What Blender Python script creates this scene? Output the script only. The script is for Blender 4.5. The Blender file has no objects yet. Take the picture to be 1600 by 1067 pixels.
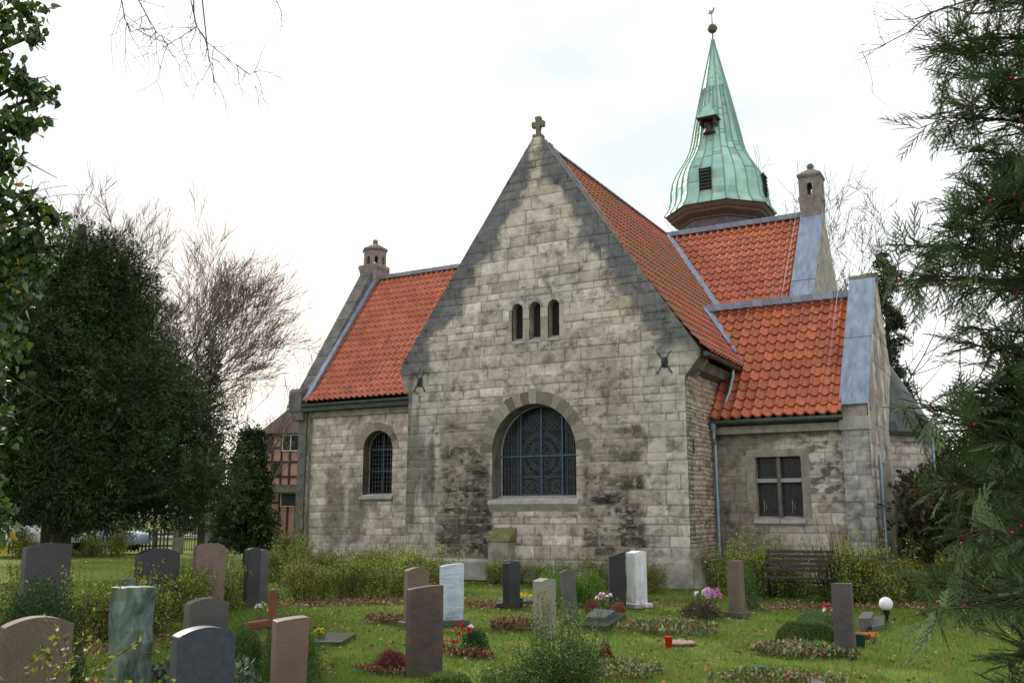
import bpy, bmesh, math, random
import numpy as np
from mathutils import Vector, Matrix
R = math.radians
scene = bpy.context.scene
col = scene.collection
# ------------------------------------------------------------------ camera
F_PX, PITCH, YAW, EYE = 1472.0, math.atan(272.5/1472.0), R(29.0), 1.6
fwd = np.array([-math.sin(YAW)*math.cos(PITCH), math.cos(YAW)*math.cos(PITCH), math.sin(PITCH)])
rgt = np.array([math.cos(YAW), math.sin(YAW), 0.0]); upv = np.cross(rgt, fwd)
cam = bpy.data.objects.new('camera', bpy.data.cameras.new('camera')); col.objects.link(cam)
cam.location = (0, 0, EYE)
cam.rotation_euler = Matrix([list(rgt), list(upv), list(-fwd)]).transposed().to_euler()
cam.data.sensor_width = 36.0; cam.data.lens = 36.0*F_PX/1600.0; cam.data.clip_start = .1; cam.data.clip_end = 2000
scene.camera = cam
# ------------------------------------------------------------------ world and sun
w = bpy.data.worlds.new('World'); scene.world = w; w.use_nodes = True
nt = w.node_tree; nt.nodes.clear()
out = nt.nodes.new('ShaderNodeOutputWorld'); bg = nt.nodes.new('ShaderNodeBackground')
sky = nt.nodes.new('ShaderNodeTexSky'); sky.sky_type = 'NISHITA'; sky.sun_disc = False
SUN_EL, SUN_AZ = R(33), R(-66)            # azimuth from +Y, clockwise positive: the sun stands to the left behind the church
sky.sun_elevation = SUN_EL; sky.sun_rotation = SUN_AZ
sc_ = nt.nodes.new('ShaderNodeVectorMath'); sc_.operation = 'SCALE'; sc_.inputs['Scale'].default_value = .11
nt.links.new(sky.outputs[0], sc_.inputs[0])
tc = nt.nodes.new('ShaderNodeTexCoord'); mp = nt.nodes.new('ShaderNodeMapping'); mp.inputs['Scale'].default_value = (1, 1, 2.4)
mp.inputs['Location'].default_value = (.35, .1, .2)
nz = nt.nodes.new('ShaderNodeTexNoise'); nz.inputs['Scale'].default_value = 1.35; nz.inputs['Detail'].default_value = 5; nz.inputs['Roughness'].default_value = .5
nt.links.new(tc.outputs['Generated'], mp.inputs[0]); nt.links.new(mp.outputs[0], nz.inputs['Vector'])
rp = nt.nodes.new('ShaderNodeValToRGB')
rp.color_ramp.elements[0].position = .44; rp.color_ramp.elements[0].color = (.625, .66, .71, 1)
rp.color_ramp.elements[1].position = .66; rp.color_ramp.elements[1].color = (1.25, 1.23, 1.19, 1)
nt.links.new(nz.outputs[0], rp.inputs[0])
mx = nt.nodes.new('ShaderNodeMix'); mx.data_type = 'RGBA'; mx.inputs[0].default_value = .93
nt.links.new(sc_.outputs[0], mx.inputs[6]); nt.links.new(rp.outputs[0], mx.inputs[7])
gd = nt.nodes.new('ShaderNodeVectorMath'); gd.operation = 'DOT_PRODUCT'; gd.inputs[1].default_value = (math.sin(R(-42))*math.cos(R(3)), math.cos(R(-42))*math.cos(R(3)), math.sin(R(3)))
nrmn = nt.nodes.new('ShaderNodeVectorMath'); nrmn.operation = 'NORMALIZE'; nt.links.new(tc.outputs['Generated'], nrmn.inputs[0]); nt.links.new(nrmn.outputs[0], gd.inputs[0])
gm = nt.nodes.new('ShaderNodeMapRange'); gm.interpolation_type = 'SMOOTHSTEP'; gm.inputs['From Min'].default_value = .90; gm.inputs['From Max'].default_value = .995; gm.inputs['To Max'].default_value = .65; nt.links.new(gd.outputs['Value'], gm.inputs['Value'])
gx = nt.nodes.new('ShaderNodeMix'); gx.data_type = 'RGBA'; gx.inputs[7].default_value = (.90, .79, .65, 1); nt.links.new(gm.outputs[0], gx.inputs[0]); nt.links.new(mx.outputs[2], gx.inputs[6])
nt.links.new(gx.outputs[2], bg.inputs[0]); bg.inputs[1].default_value = 1.0
nt.links.new(bg.outputs[0], out.inputs[0])
sun = bpy.data.objects.new('sun', bpy.data.lights.new('sun', 'SUN')); col.objects.link(sun)
sun.data.energy = 2.6; sun.data.angle = R(9); sun.data.color = (1, .94, .84)
sdir = Vector((math.sin(SUN_AZ)*math.cos(SUN_EL), math.cos(SUN_AZ)*math.cos(SUN_EL), math.sin(SUN_EL)))
sun.rotation_euler = sdir.to_track_quat('Z', 'Y').to_euler()
vs = scene.view_settings; vs.view_transform = 'Standard'; vs.look = 'None'; vs.exposure = 0.6; vs.gamma = 1
scene.cycles.max_bounces = 6; scene.cycles.diffuse_bounces = 3; scene.cycles.transparent_max_bounces = 8
# ------------------------------------------------------------------ helpers
def ray(x, y): return fwd*F_PX + rgt*(x-800.0) - upv*(y-533.5)
CAM = np.array([0, 0, EYE])
def G(x, y, z=0.0): r = ray(x, y); return CAM + r*((z-EYE)/r[2])          # a point of the ground seen at a photo position
def D(x, d, z=0.0):                                                       # a ground point at distance d in the direction of column x
    r = ray(x, 806); h = math.hypot(r[0], r[1]); return np.array([r[0]/h*d, r[1]/h*d, z])
def HT(x, y, d): r = ray(x, y); return EYE + r[2]/math.hypot(r[0], r[1])*d # height seen at row y at distance d
def tag(o, label=None, cat=None, group=None, kind=None):
    if label: o['label'] = label
    if cat: o['category'] = cat
    if group: o['group'] = group
    if kind: o['kind'] = kind
    return o
def empty(name, loc=(0, 0, 0), rz=0.0):
    o = bpy.data.objects.new(name, None); col.objects.link(o); o.location = loc; o.rotation_euler = (0, 0, rz); o.empty_display_size = .2
    return o
def link(name, me, mat=None, parent=None, loc=None):
    o = bpy.data.objects.new(name, me); col.objects.link(o)
    if mat: me.materials.append(mat)
    if parent: o.parent = parent
    if loc is not None: o.location = loc
    return o
def copy_tree(o, parent=None):
    c = o.copy(); col.objects.link(c)
    if parent: c.parent = parent
    for ch in [x for x in o.children]: copy_tree(ch, c)
    return c
def np_mesh(name, V, Fc, mat, cols=None, parent=None, smooth=False, loc=None):
    V = np.asarray(V, np.float32); me = bpy.data.meshes.new(name)
    Fs = Fc if isinstance(Fc, list) else [Fc]
    Fs = [np.asarray(f, np.int32) for f in Fs if len(f)]
    nl = sum(f.size for f in Fs); nf = sum(len(f) for f in Fs)
    me.vertices.add(len(V)); me.vertices.foreach_set('co', V.ravel())
    me.loops.add(nl); me.loops.foreach_set('vertex_index', np.concatenate([f.ravel() for f in Fs]))
    me.polygons.add(nf)
    tot = np.concatenate([np.full(len(f), f.shape[1], np.int32) for f in Fs]); st = np.concatenate([[0], np.cumsum(tot)[:-1]]).astype(np.int32)
    me.polygons.foreach_set('loop_start', st)
    me.polygons.foreach_set('loop_total', tot)
    if cols is not None:
        a = me.color_attributes.new('col', 'FLOAT_COLOR', 'POINT')
        c = np.ones((len(V), 4), np.float32); c[:, :3] = cols; a.data.foreach_set('color', c.ravel())
    me.polygons.foreach_set('use_smooth', np.full(nf, smooth, bool))
    me.update(calc_edges=True); me.validate()
    return link(name, me, mat, parent, loc)
class MB:
    def __init__(s): s.bm = bmesh.new()
    def box(s, c, size, rot=None, bev=0.0):
        m = Matrix.Translation(Vector(c)) @ ((rot.to_4x4()) if rot is not None else Matrix.Identity(4)) @ Matrix.Diagonal((size[0], size[1], size[2], 1))
        r = bmesh.ops.create_cube(s.bm, size=1, matrix=m)
        if bev: bmesh.ops.bevel(s.bm, geom=list({e for v in r['verts'] for e in v.link_edges}), offset=bev, segments=2, affect='EDGES', profile=.6)
        return s
    def bb(s, x0, x1, y0, y1, z0, z1, bev=0.0): return s.box(((x0+x1)/2, (y0+y1)/2, (z0+z1)/2), (x1-x0, y1-y0, z1-z0), None, bev)
    def cyl(s, p0, p1, r0, r1=None, n=12, caps=True):
        p0 = Vector(p0); p1 = Vector(p1); r1 = r0 if r1 is None else r1; d = p1-p0
        m = Matrix.Translation((p0+p1)/2) @ d.to_track_quat('Z', 'Y').to_matrix().to_4x4()
        bmesh.ops.create_cone(s.bm, cap_ends=caps, segments=n, radius1=max(r0, 1e-4), radius2=max(r1, 1e-4), depth=d.length, matrix=m); return s
    def path(s, pts, r, n=8):
        for a, b in zip(pts[:-1], pts[1:]): s.cyl(a, b, r, r, n)
        for p in pts[1:-1]: s.ball(p, r, 8, 6)
        return s
    def ball(s, c, r, u=16, v=10, sc=(1, 1, 1)):
        bmesh.ops.create_uvsphere(s.bm, u_segments=u, v_segments=v, radius=r, matrix=Matrix.Translation(Vector(c)) @ Matrix.Diagonal((sc[0], sc[1], sc[2], 1))); return s
    def prism(s, pts, d, bev=0.0):                         # pts: 3-D outline, d: extrusion vector
        a = [s.bm.verts.new(Vector(p)) for p in pts]; b = [s.bm.verts.new(Vector(p)+Vector(d)) for p in pts]
        n = len(a); fs = [s.bm.faces.new(a), s.bm.faces.new(b[::-1])]
        for i in range(n): fs.append(s.bm.faces.new((a[i], b[i], b[(i+1) % n], a[(i+1) % n])))
        if bev: bmesh.ops.bevel(s.bm, geom=list({e for f in fs for e in f.edges}), offset=bev, segments=2, affect='EDGES', profile=.6)
        return s
    def face(s, pts): s.bm.faces.new([s.bm.verts.new(Vector(p)) for p in pts]); return s
    def lathe(s, prof, c=(0, 0, 0), n=20):
        rings = [[s.bm.verts.new((c[0]+r*math.cos(2*math.pi*i/n), c[1]+r*math.sin(2*math.pi*i/n), c[2]+z)) for i in range(n)] for r, z in prof]
        for a, b in zip(rings[:-1], rings[1:]):
            for i in range(n): s.bm.faces.new((a[i], a[(i+1) % n], b[(i+1) % n], b[i]))
        s.bm.faces.new(rings[0][::-1]); s.bm.faces.new(rings[-1]); return s
    def build(s, name, mat, parent=None, smooth=False, loc=None):
        bmesh.ops.recalc_face_normals(s.bm, faces=s.bm.faces)
        me = bpy.data.meshes.new(name); s.bm.to_mesh(me); s.bm.free()
        if smooth:
            me.polygons.foreach_set('use_smooth', [True]*len(me.polygons)); me.set_sharp_from_angle(angle=R(40))
        return link(name, me, mat, parent, loc)
# value noise
def _h(i, j, s):
    n = (i.astype(np.int64)*374761393 + j.astype(np.int64)*668265263 + s*974634777) & 0xffffffff
    n = ((n ^ (n >> 13))*1274126177) & 0xffffffff
    n = (n ^ (n >> 16)); return (n & 0xffffff)/float(0xffffff)
def vn(x, y, s=0):
    xi = np.floor(x); yi = np.floor(y); fx = x-xi; fy = y-yi; fx = fx*fx*(3-2*fx); fy = fy*fy*(3-2*fy)
    xi = xi.astype(np.int64); yi = yi.astype(np.int64)
    a = _h(xi, yi, s); b = _h(xi+1, yi, s); c = _h(xi, yi+1, s); d = _h(xi+1, yi+1, s)
    return (a*(1-fx)+b*fx)*(1-fy)+(c*(1-fx)+d*fx)*fy
def fbm(x, y, s=0, o=4):
    t = 0; a = .5; n = 0
    for k in range(o): t = t+a*vn(x*2**k+17.3*k, y*2**k+5.1*k, s+k); n += a; a *= .5
    return t/n
def ss(a, b, x): t = np.clip((x-a)/(b-a), 0, 1); return t*t*(3-2*t)
def mixc(c, d, m): return c*(1-m[..., None])+np.asarray(d)*m[..., None]
# ------------------------------------------------------------------ materials
def mat(name, rough=.8, metal=0.0, spec=.4):
    m = bpy.data.materials.new(name); m.use_nodes = True; n = m.node_tree; b = n.nodes['Principled BSDF']
    b.inputs['Roughness'].default_value = rough; b.inputs['Metallic'].default_value = metal; b.inputs['Specular IOR Level'].default_value = spec
    return m, n, b
def noise(n, scale, detail=4, rough=.6, coord='Object', dist=0, vec=(1, 1, 1)):
    t = n.nodes.new('ShaderNodeTexCoord'); mp = n.nodes.new('ShaderNodeMapping'); mp.inputs['Scale'].default_value = vec
    z = n.nodes.new('ShaderNodeTexNoise'); z.inputs['Scale'].default_value = scale; z.inputs['Detail'].default_value = detail; z.inputs['Roughness'].default_value = rough
    z.inputs['Distortion'].default_value = dist
    n.links.new(t.outputs[coord], mp.inputs[0]); n.links.new(mp.outputs[0], z.inputs['Vector']); return z
def ramp(n, src, stops):
    r = n.nodes.new('ShaderNodeValToRGB'); e = r.color_ramp.elements
    e[0].position, e[0].color = stops[0][0], (*stops[0][1], 1); e[1].position, e[1].color = stops[-1][0], (*stops[-1][1], 1)
    for p, c in stops[1:-1]: q = e.new(p); q.color = (*c, 1)
    n.links.new(src, r.inputs[0]); return r
def bump(n, b, src, strength, dist=.02):
    k = n.nodes.new('ShaderNodeBump'); k.inputs['Strength'].default_value = strength; k.inputs['Distance'].default_value = dist
    n.links.new(src, k.inputs['Height']); n.links.new(k.outputs[0], b.inputs['Normal']); return k
def mulc(n, a, b_, fac=1.0, mode='MULTIPLY'):
    x = n.nodes.new('ShaderNodeMix'); x.data_type = 'RGBA'; x.blend_type = mode; x.inputs[0].default_value = fac
    n.links.new(a, x.inputs[6]); n.links.new(b_, x.inputs[7]); return x.outputs[2]
def attr_mat(name, rough=.85, spec=.3, nscale=9, lo=.7, hi=1.25, bst=.5, bdist=.01, detail=6, nscale2=None):
    m, n, b = mat(name, rough, 0, spec)
    a = n.nodes.new('ShaderNodeAttribute'); a.attribute_name = 'col'
    z = noise(n, nscale, detail, .7); r = ramp(n, z.outputs[0], [(.3, (lo,)*3), (.7, (hi,)*3)])
    c = mulc(n, a.outputs['Color'], r.outputs[0])
    if nscale2:
        z2 = noise(n, nscale2, 8, .75); r2 = ramp(n, z2.outputs[0], [(.36, (.45,)*3), (.5, (1,)*3), (.7, (1.15,)*3)]); c = mulc(n, c, r2.outputs[0])
    n.links.new(c, b.inputs['Base Color']); bump(n, b, z.outputs[0], bst, bdist); return m
def simple(name, c, rough=.7, metal=0, var=.25, scale=8, bst=.2, spec=.4, stretch=(1, 1, 1)):
    m, n, b = mat(name, rough, metal, spec); z = noise(n, scale, 5, .65, vec=stretch)
    c = np.array(c); r = ramp(n, z.outputs[0], [(.3, tuple(c*(1-var))), (.7, tuple(np.minimum(c*(1+var), 1)))])
    n.links.new(r.outputs[0], b.inputs['Base Color'])
    if bst: bump(n, b, z.outputs[0], bst, .01)
    return m
def leaf_mat(name, trans=.3, rough=.55, spec=.3):
    m, n, b = mat(name, rough, 0, spec); a = n.nodes.new('ShaderNodeAttribute'); a.attribute_name = 'col'
    n.links.new(a.outputs['Color'], b.inputs['Base Color'])
    t = n.nodes.new('ShaderNodeBsdfTranslucent'); n.links.new(a.outputs['Color'], t.inputs[0])
    x = n.nodes.new('ShaderNodeMixShader'); x.inputs[0].default_value = trans
    n.links.new(b.outputs[0], x.inputs[1]); n.links.new(t.outputs[0], x.inputs[2]); n.links.new(x.outputs[0], n.nodes['Material Output'].inputs[0]); return m
M = {}
M['ashlar'] = attr_mat('ashlar_limestone', .9, .2, 7, .74, 1.24, .6, .012, 7, 2.3)
M['rubble'] = attr_mat('rubble_stone', .95, .1, 16, .7, 1.25, .9, .03)
M['tiles'] = attr_mat('clay_pantiles', .62, .35, 5, .78, 1.2, .25, .006, 6)
M['voussoir'] = attr_mat('arch_stone', .9, .2, 10, .75, 1.2, .5, .01)
M['leaf'] = leaf_mat('leaves'); M['needle'] = leaf_mat('needles', .12, .6, .2); M['grassm'] = leaf_mat('grass_blades', .35, .6, .15)
M['glossleaf'] = leaf_mat('ivy_leaves', .25, .38, .5)
M['trim'] = simple('dressed_stone', (.30, .275, .235), .9, 0, .4, 3.5, .5)
M['darkstone'] = simple('weathered_coping_stone', (.135, .128, .12), .9, 0, .5, 3, .5)
M['lightsill'] = simple('pale_sill_stone', (.36, .34, .32), .85, 0, .25, 4, .3)
M['slate'] = attr_mat('slate', .55, .4, 6, .8, 1.2, .3, .006)
M['lead'] = simple('lead_sheet', (.21, .26, .34), .5, .2, .32, 3.5, .5, .4, (2.2, .6, .6))
M['zinc'] = simple('zinc_pipe', (.25, .32, .38), .42, .6, .2, 6, .1)
M['gutter'] = simple('old_gutter', (.06, .075, .07), .55, .4, .35, 5, .15)
M['board'] = simple('dark_board', (.022, .018, .016), .8, 0, .4, 6, .2)
M['soffit'] = simple('soffit_timber', (.05, .035, .028), .8, 0, .3, 8, .2)
M['iron'] = simple('wrought_iron', (.018, .019, .022), .6, .6, .3, 20, .2)
M['mortar'] = simple('core_stone', (.22, .2, .17), .95, 0, .3, 4, .4)
M['bark'] = simple('bark', (.07, .055, .042), .95, 0, .45, 14, .8, .1, (1, 1, .25))
M['twig'] = simple('bare_twigs', (.15, .122, .10), .95, 0, .3, 8, .3, .1)  # twig colour lightened to put a touch of haze into it
M['stem'] = simple('shrub_stems', (.10, .065, .04), .9, 0, .35, 10, .2, .1)
M['bluebar'] = simple('glazing_bars', (.06, .10, .15), .5, .3, .2, 8, .1)
M['came'] = simple('lead_cames', (.13, .14, .145), .5, .3, .3, 30, .05)
m_, n_, b_ = mat('window_glass', .3, 0, .25); z = noise(n_, 6, 3)
r_ = ramp(n_, z.outputs[0], [(.3, (.008, .010, .012)), (.7, (.02, .028, .034))]); n_.links.new(r_.outputs[0], b_.inputs['Base Color']); bump(n_, b_, z.outputs[0], .25, .02); M['glass'] = m_
m_, n_, b_ = mat('copper_patina', .62, .1, .4); a = n_.nodes.new('ShaderNodeAttribute'); a.attribute_name = 'col'
z = noise(n_, 2.2, 8, .7, vec=(1, 1, .45)); r_ = ramp(n_, z.outputs[0], [(.28, (.66, .70, .72)), (.5, (1, 1, 1)), (.75, (1.22, 1.15, 1.12))])
z3 = noise(n_, 3.2, 6, .7, vec=(1, 1, .25)); r3 = ramp(n_, z3.outputs[0], [(.56, (1, 1, 1)), (.66, (1.2, .80, .58))])
n_.links.new(mulc(n_, mulc(n_, a.outputs['Color'], r_.outputs[0]), r3.outputs[0]), b_.inputs['Base Color']); bump(n_, b_, z.outputs[0], .15, .02); M['copper'] = m_
# ------------------------------------------------------------------ mesh generators
def poly_sdf(u, v, P):
    P = np.asarray(P, float); d = np.full(u.shape, 1e9); ins = np.zeros(u.shape, bool)
    for i in range(len(P)):
        a = P[i]; b = P[(i+1) % len(P)]; e = b-a; wx = u-a[0]; wy = v-a[1]
        t = np.clip((wx*e[0]+wy*e[1])/(e@e+1e-12), 0, 1); d = np.minimum(d, (wx-t*e[0])**2+(wy-t*e[1])**2)
        c = ((a[1] <= v) & (b[1] > v)) | ((b[1] <= v) & (a[1] > v))
        xx = a[0]+(v-a[1])/(b[1]-a[1]+1e-12)*e[0]; ins ^= c & (u < xx)
    d = np.sqrt(d); return np.where(ins, -d, d)
def arch_poly(cx, w, z0, zs, n=18):
    r = w/2; return [(cx-r, z0), (cx+r, z0)] + [(cx+r*math.cos(math.pi*i/n), zs+r*math.sin(math.pi*i/n)) for i in range(n+1)]
def rect_poly(x0, x1, z0, z1): return [(x0, z0), (x1, z0), (x1, z1), (x0, z1)]
def clip_grid(U, V, outer, holes):
    def sdf(u, v):
        s = poly_sdf(u, v, outer) if outer is not None else np.full(u.shape, -1e3)
        for h in holes: s = np.maximum(s, -poly_sdf(u, v, h))
        return s
    S = sdf(U, V)
    nv, nu = U.shape; idx = np.arange(nu*nv).reshape(nv, nu)
    q = np.stack([idx[:-1, :-1], idx[:-1, 1:], idx[1:, 1:], idx[1:, :-1]], -1).reshape(-1, 4)
    s = S.ravel(); keep = (s[q] < -1e-4).any(1); q = q[keep]; used = np.zeros(s.size, bool); used[q.ravel()] = True
    mv = used & (s > 0); u = U.ravel().copy(); v = V.ravel().copy()
    for _ in range(3):
        uu, vv = u[mv], v[mv]
        if not len(uu): break
        e = 1e-3; s0 = sdf(uu, vv); gx = (sdf(uu+e, vv)-sdf(uu-e, vv))/(2*e); gy = (sdf(uu, vv+e)-sdf(uu, vv-e))/(2*e); g = np.maximum(np.hypot(gx, gy), .3)
        u[mv] = uu-np.maximum(s0, 0)*gx/g; v[mv] = vv-np.maximum(s0, 0)*gy/g
    return u, v, q, used
def masonry(name, outer, holes, frame, colour, parent, dx=.03, rows=(.17, .34), cols_=(.28, .75), seed=1, joint=.011, depth=.014, rough=.004, vary=.006, wob=.0, m='ashlar', label=None):
    P = np.array(outer); u0, v0 = P.min(0); u1, v1 = P.max(0)
    nu = int((u1-u0)/dx)+2; nv = int((v1-v0)/dx)+2
    U, V = np.meshgrid(np.linspace(u0, u1, nu), np.linspace(v0, v1, nv))
    u, v, q, used = clip_grid(U, V, outer, holes)
    rng = np.random.RandomState(seed)
    uu = u+wob*(fbm(u*3, v*3, seed+50)-.5)*2; vv = v+(.012+wob)*(fbm(u*1.3, v*1.3, seed+60)-.5)*2
    zb = [v0-.1]
    while zb[-1] < v1+.2: zb.append(zb[-1]+rng.uniform(*rows))
    zb = np.array(zb); ri = np.clip(np.searchsorted(zb, vv)-1, 0, len(zb)-2)
    dv = np.minimum(vv-zb[ri], zb[ri+1]-vv); du = np.full(u.shape, 9.); tone = np.zeros(u.shape); tone2 = np.zeros(u.shape); off = np.zeros(u.shape)
    for k in range(len(zb)-1):
        xb = [u0-rng.uniform(.1, .6)]
        while xb[-1] < u1+.8: xb.append(xb[-1]+rng.uniform(*cols_)*(1.25 if zb[k+1]-zb[k] > np.mean(rows) else 1))
        xb = np.array(xb); t1 = rng.rand(len(xb)); t2 = rng.rand(len(xb)); t3 = rng.rand(len(xb))
        s = ri == k
        if not s.any(): continue
        ci = np.clip(np.searchsorted(xb, uu[s])-1, 0, len(xb)-2)
        du[s] = np.minimum(uu[s]-xb[ci], xb[ci+1]-uu[s]); tone[s] = t1[ci]; tone2[s] = t2[ci]; off[s] = t3[ci]
    j = np.minimum(du, dv)+(fbm(u*9, v*9, seed+5)-.5)*.016
    mm = 1-ss(joint*.6, joint*1.9, j)
    n1 = fbm(u*6, v*6, seed+9, 4)
    d = off*vary+(n1-.5)*rough*2-mm*depth
    c = colour(u, v, tone, tone2, mm, n1)
    XYZ = frame(u, v, d)
    remap = -np.ones(len(u), np.int64); remap[used] = np.arange(used.sum())
    o = np_mesh(name, XYZ[used], remap[q], M[m], c[used], parent, True)
    return o
def outline_strip(name, P, frame, d0, d1, m, parent, closed=True):
    b = MB(); n = len(P); A = frame(np.array([p[0] for p in P], float), np.array([p[1] for p in P], float), np.full(n, d0)); B = frame(np.array([p[0] for p in P], float), np.array([p[1] for p in P], float), np.full(n, d1))
    for i in range(n if closed else n-1):
        k = (i+1) % n; b.face([A[i], A[k], B[k], B[i]])
    return b.build(name, m, parent)
def arch_ring(name, cx, zs, r0, r1, n, frame, parent, seed, proud=.006, base=(.26, .23, .18), down=0.0, downrows=0):
    rng = np.random.RandomState(seed); V = []; Fq = []; C = []
    def blk(pts, c):
        k = len(V); A = frame(np.array([p[0] for p in pts]), np.array([p[1] for p in pts]), np.full(len(pts), proud+rng.rand()*.006)); B = frame(np.array([p[0] for p in pts]), np.array([p[1] for p in pts]), np.full(len(pts), -.05))
        V.extend(list(A)+list(B)); C.extend([c]*(2*len(pts))); m = len(pts)
        for i in range(m//2-1): Fq.append((k+i, k+i+1, k+m-2-i, k+m-1-i))
        for i in range(m): Fq.append((k+i, k+(i+1) % m, k+m+(i+1) % m, k+m+i))
    for i in range(n):
        a0 = math.pi*i/n+.006/r0; a1 = math.pi*(i+1)/n-.006/r0; c = np.array(base)*rng.uniform(.6, 1.35); rr = r1+rng.uniform(-.03, .05)
        ar = [a0+(a1-a0)*k/3 for k in range(4)]
        blk([(cx+r0*math.cos(a), zs+r0*math.sin(a)) for a in ar]+[(cx+rr*math.cos(a), zs+rr*math.sin(a)) for a in ar[::-1]], c)
    if down:
        for sgn in (-1, 1):
            for k in range(downrows):
                z1 = zs-down*k/downrows-.006; z0 = zs-down*(k+1)/downrows+.006; rr = r1+rng.uniform(-.05, .08); c = np.array(base)*rng.uniform(.6, 1.3)
                blk([(cx+sgn*r0, z0), (cx+sgn*r0, z1), (cx+sgn*rr, z1), (cx+sgn*rr, z0)], c)
    return np_mesh(name, np.array(V), np.array(Fq), M['voussoir'], np.array(C), parent)
def pantiles(name, frame, Lu, Ls, parent, seed, outer=None, tw=.25, tc_=.35, base=(.40, .105, .045), moss=0.0, flare=0.0, var=.22):
    rng = np.random.RandomState(seed); nt_ = int(math.ceil(Lu/tw)); nc = int(math.ceil(Ls/tc_))
    tt = np.array([0, .09, .2, .32, .42, .56, .72, .88]); hh = np.array([.018, .066, .080, .060, .018, -.006, -.010, .0])
    u = np.concatenate([(i+tt)*tw for i in range(nt_)]+[[nt_*tw]]); hu = np.concatenate([hh]*nt_+[[.018]])
    u = np.minimum(u, Lu)
    fr = np.array([0, .0, .5, 1.0]); s = np.concatenate([(k+fr)*tc_ for k in range(nc)]); hs = np.concatenate([np.array([-.022, .036, .018, -.010]) for k in range(nc)]); s[1::4] -= .022; s = np.clip(s, 0, Ls)
    ci = np.repeat(np.arange(nc), 4)
    U, S = np.meshgrid(u, s); Hh = hu[None, :]+hs[:, None]
    ti = np.minimum((U/tw+1e-6).astype(int), nt_-1); r1 = rng.rand(nc, nt_+1); r2 = rng.rand(nc, nt_+1)
    CI = np.repeat(ci[:, None], U.shape[1], 1); t = r1[CI, ti]; t2 = r2[CI, ti]
    Hh = Hh+(t2-.5)*.008; S2 = S+(t-.5)*.012*(fr[None, :].repeat(nc, 0).ravel()[:, None] < .3)
    c = np.array(base)[None, None, :]*(1-var+2*var*t[..., None])
    c = mixc(c, (base[0]*.62, base[1]*.7, base[2]*.8), ((t2 > .9)*.35).astype(float))
    if moss:
        mm = ss(.45, .68, fbm(U*.5, S*.6, seed, 4)+moss(U, S)*.35)*ss(.3, .6, fbm(U*6, S*6, seed+3, 3)); c = mixc(c, (.14, .12, .04), mm*.55)
    gr = ss(.5, .75, fbm(U*1.2, S*.7, seed+8, 5)); c = mixc(c, (.17, .075, .045), gr*.22)
    if outer is not None: uu, vv, q, used = clip_grid(U, S2, outer, [])
    else:
        nv, nu = U.shape; idx = np.arange(nu*nv).reshape(nv, nu); q = np.stack([idx[:-1, :-1], idx[:-1, 1:], idx[1:, 1:], idx[1:, :-1]], -1).reshape(-1, 4); uu = U.ravel(); vv = S2.ravel(); used = np.ones(nu*nv, bool)
    XYZ = frame(uu, vv, Hh.ravel()); remap = -np.ones(len(uu), np.int64); remap[used] = np.arange(used.sum())
    return np_mesh(name, XYZ[used], remap[q], M['tiles'], c.reshape(-1, 3)[used], parent, False)
def plane_frame(o, e1, e2, e3):
    o, e1, e2, e3 = map(lambda k: np.array(k, float), (o, e1, e2, e3))
    return lambda u, v, d: o+u[:, None]*e1+v[:, None]*e2+d[:, None]*e3
def roof_frame(o, e1, e2, fl=.0, L=1.0):      # slope with a bell-cast foot of height fl over the lowest L metres
    o, e1, e2 = map(lambda k: np.array(k, float), (o, e1, e2)); e3 = np.cross(e1, e2); e3 /= np.linalg.norm(e3)
    if e3[2] < 0: e3 = -e3
    def f(u, v, d):
        b = fl*np.clip(1-v/L, 0, 1)**2 if fl else 0
        return o+u[:, None]*e1+v[:, None]*e2+(d+b)[:, None]*e3
    return f
# ------------------------------------------------------------------ ground
def ground_part():
    m, n, b = mat('lawn_soil', .95, 0, .1)
    z = noise(n, .35, 6, .65, 'Object'); z2 = noise(n, 9, 8, .75)
    r = ramp(n, z.outputs[0], [(.3, (.075, .10, .02)), (.5, (.125, .17, .028)), (.7, (.17, .21, .035))])
    r2 = ramp(n, z2.outputs[0], [(.3, (.55, .5, .45)), (.55, (1, 1, 1)), (.75, (1.3, 1.2, 1.05))])
    n.links.new(mulc(n, r.outputs[0], r2.outputs[0]), b.inputs['Base Color']); bump(n, b, z2.outputs[0], .8, .04)
    g = MB(); g.bm.clear(); N = 60
    xs = np.concatenate([[-600, -200, -90], np.linspace(-70, 30, 60), [60, 200, 600]]); ys = np.concatenate([[-60, -20], np.linspace(0, 75, 50), [120, 300, 900]])
    X, Y = np.meshgrid(xs, ys); Z = ((fbm(X*.25, Y*.25, 3)-.5)*.08-.035)
    idx = np.arange(X.size).reshape(X.shape); q = np.stack([idx[:-1, :-1], idx[:-1, 1:], idx[1:, 1:], idx[1:, :-1]], -1).reshape(-1, 4)
    tag(np_mesh('ground', np.stack([X.ravel(), Y.ravel(), Z.ravel()], 1), q, m, None, None, True), kind='structure')
ground_part()
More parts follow.
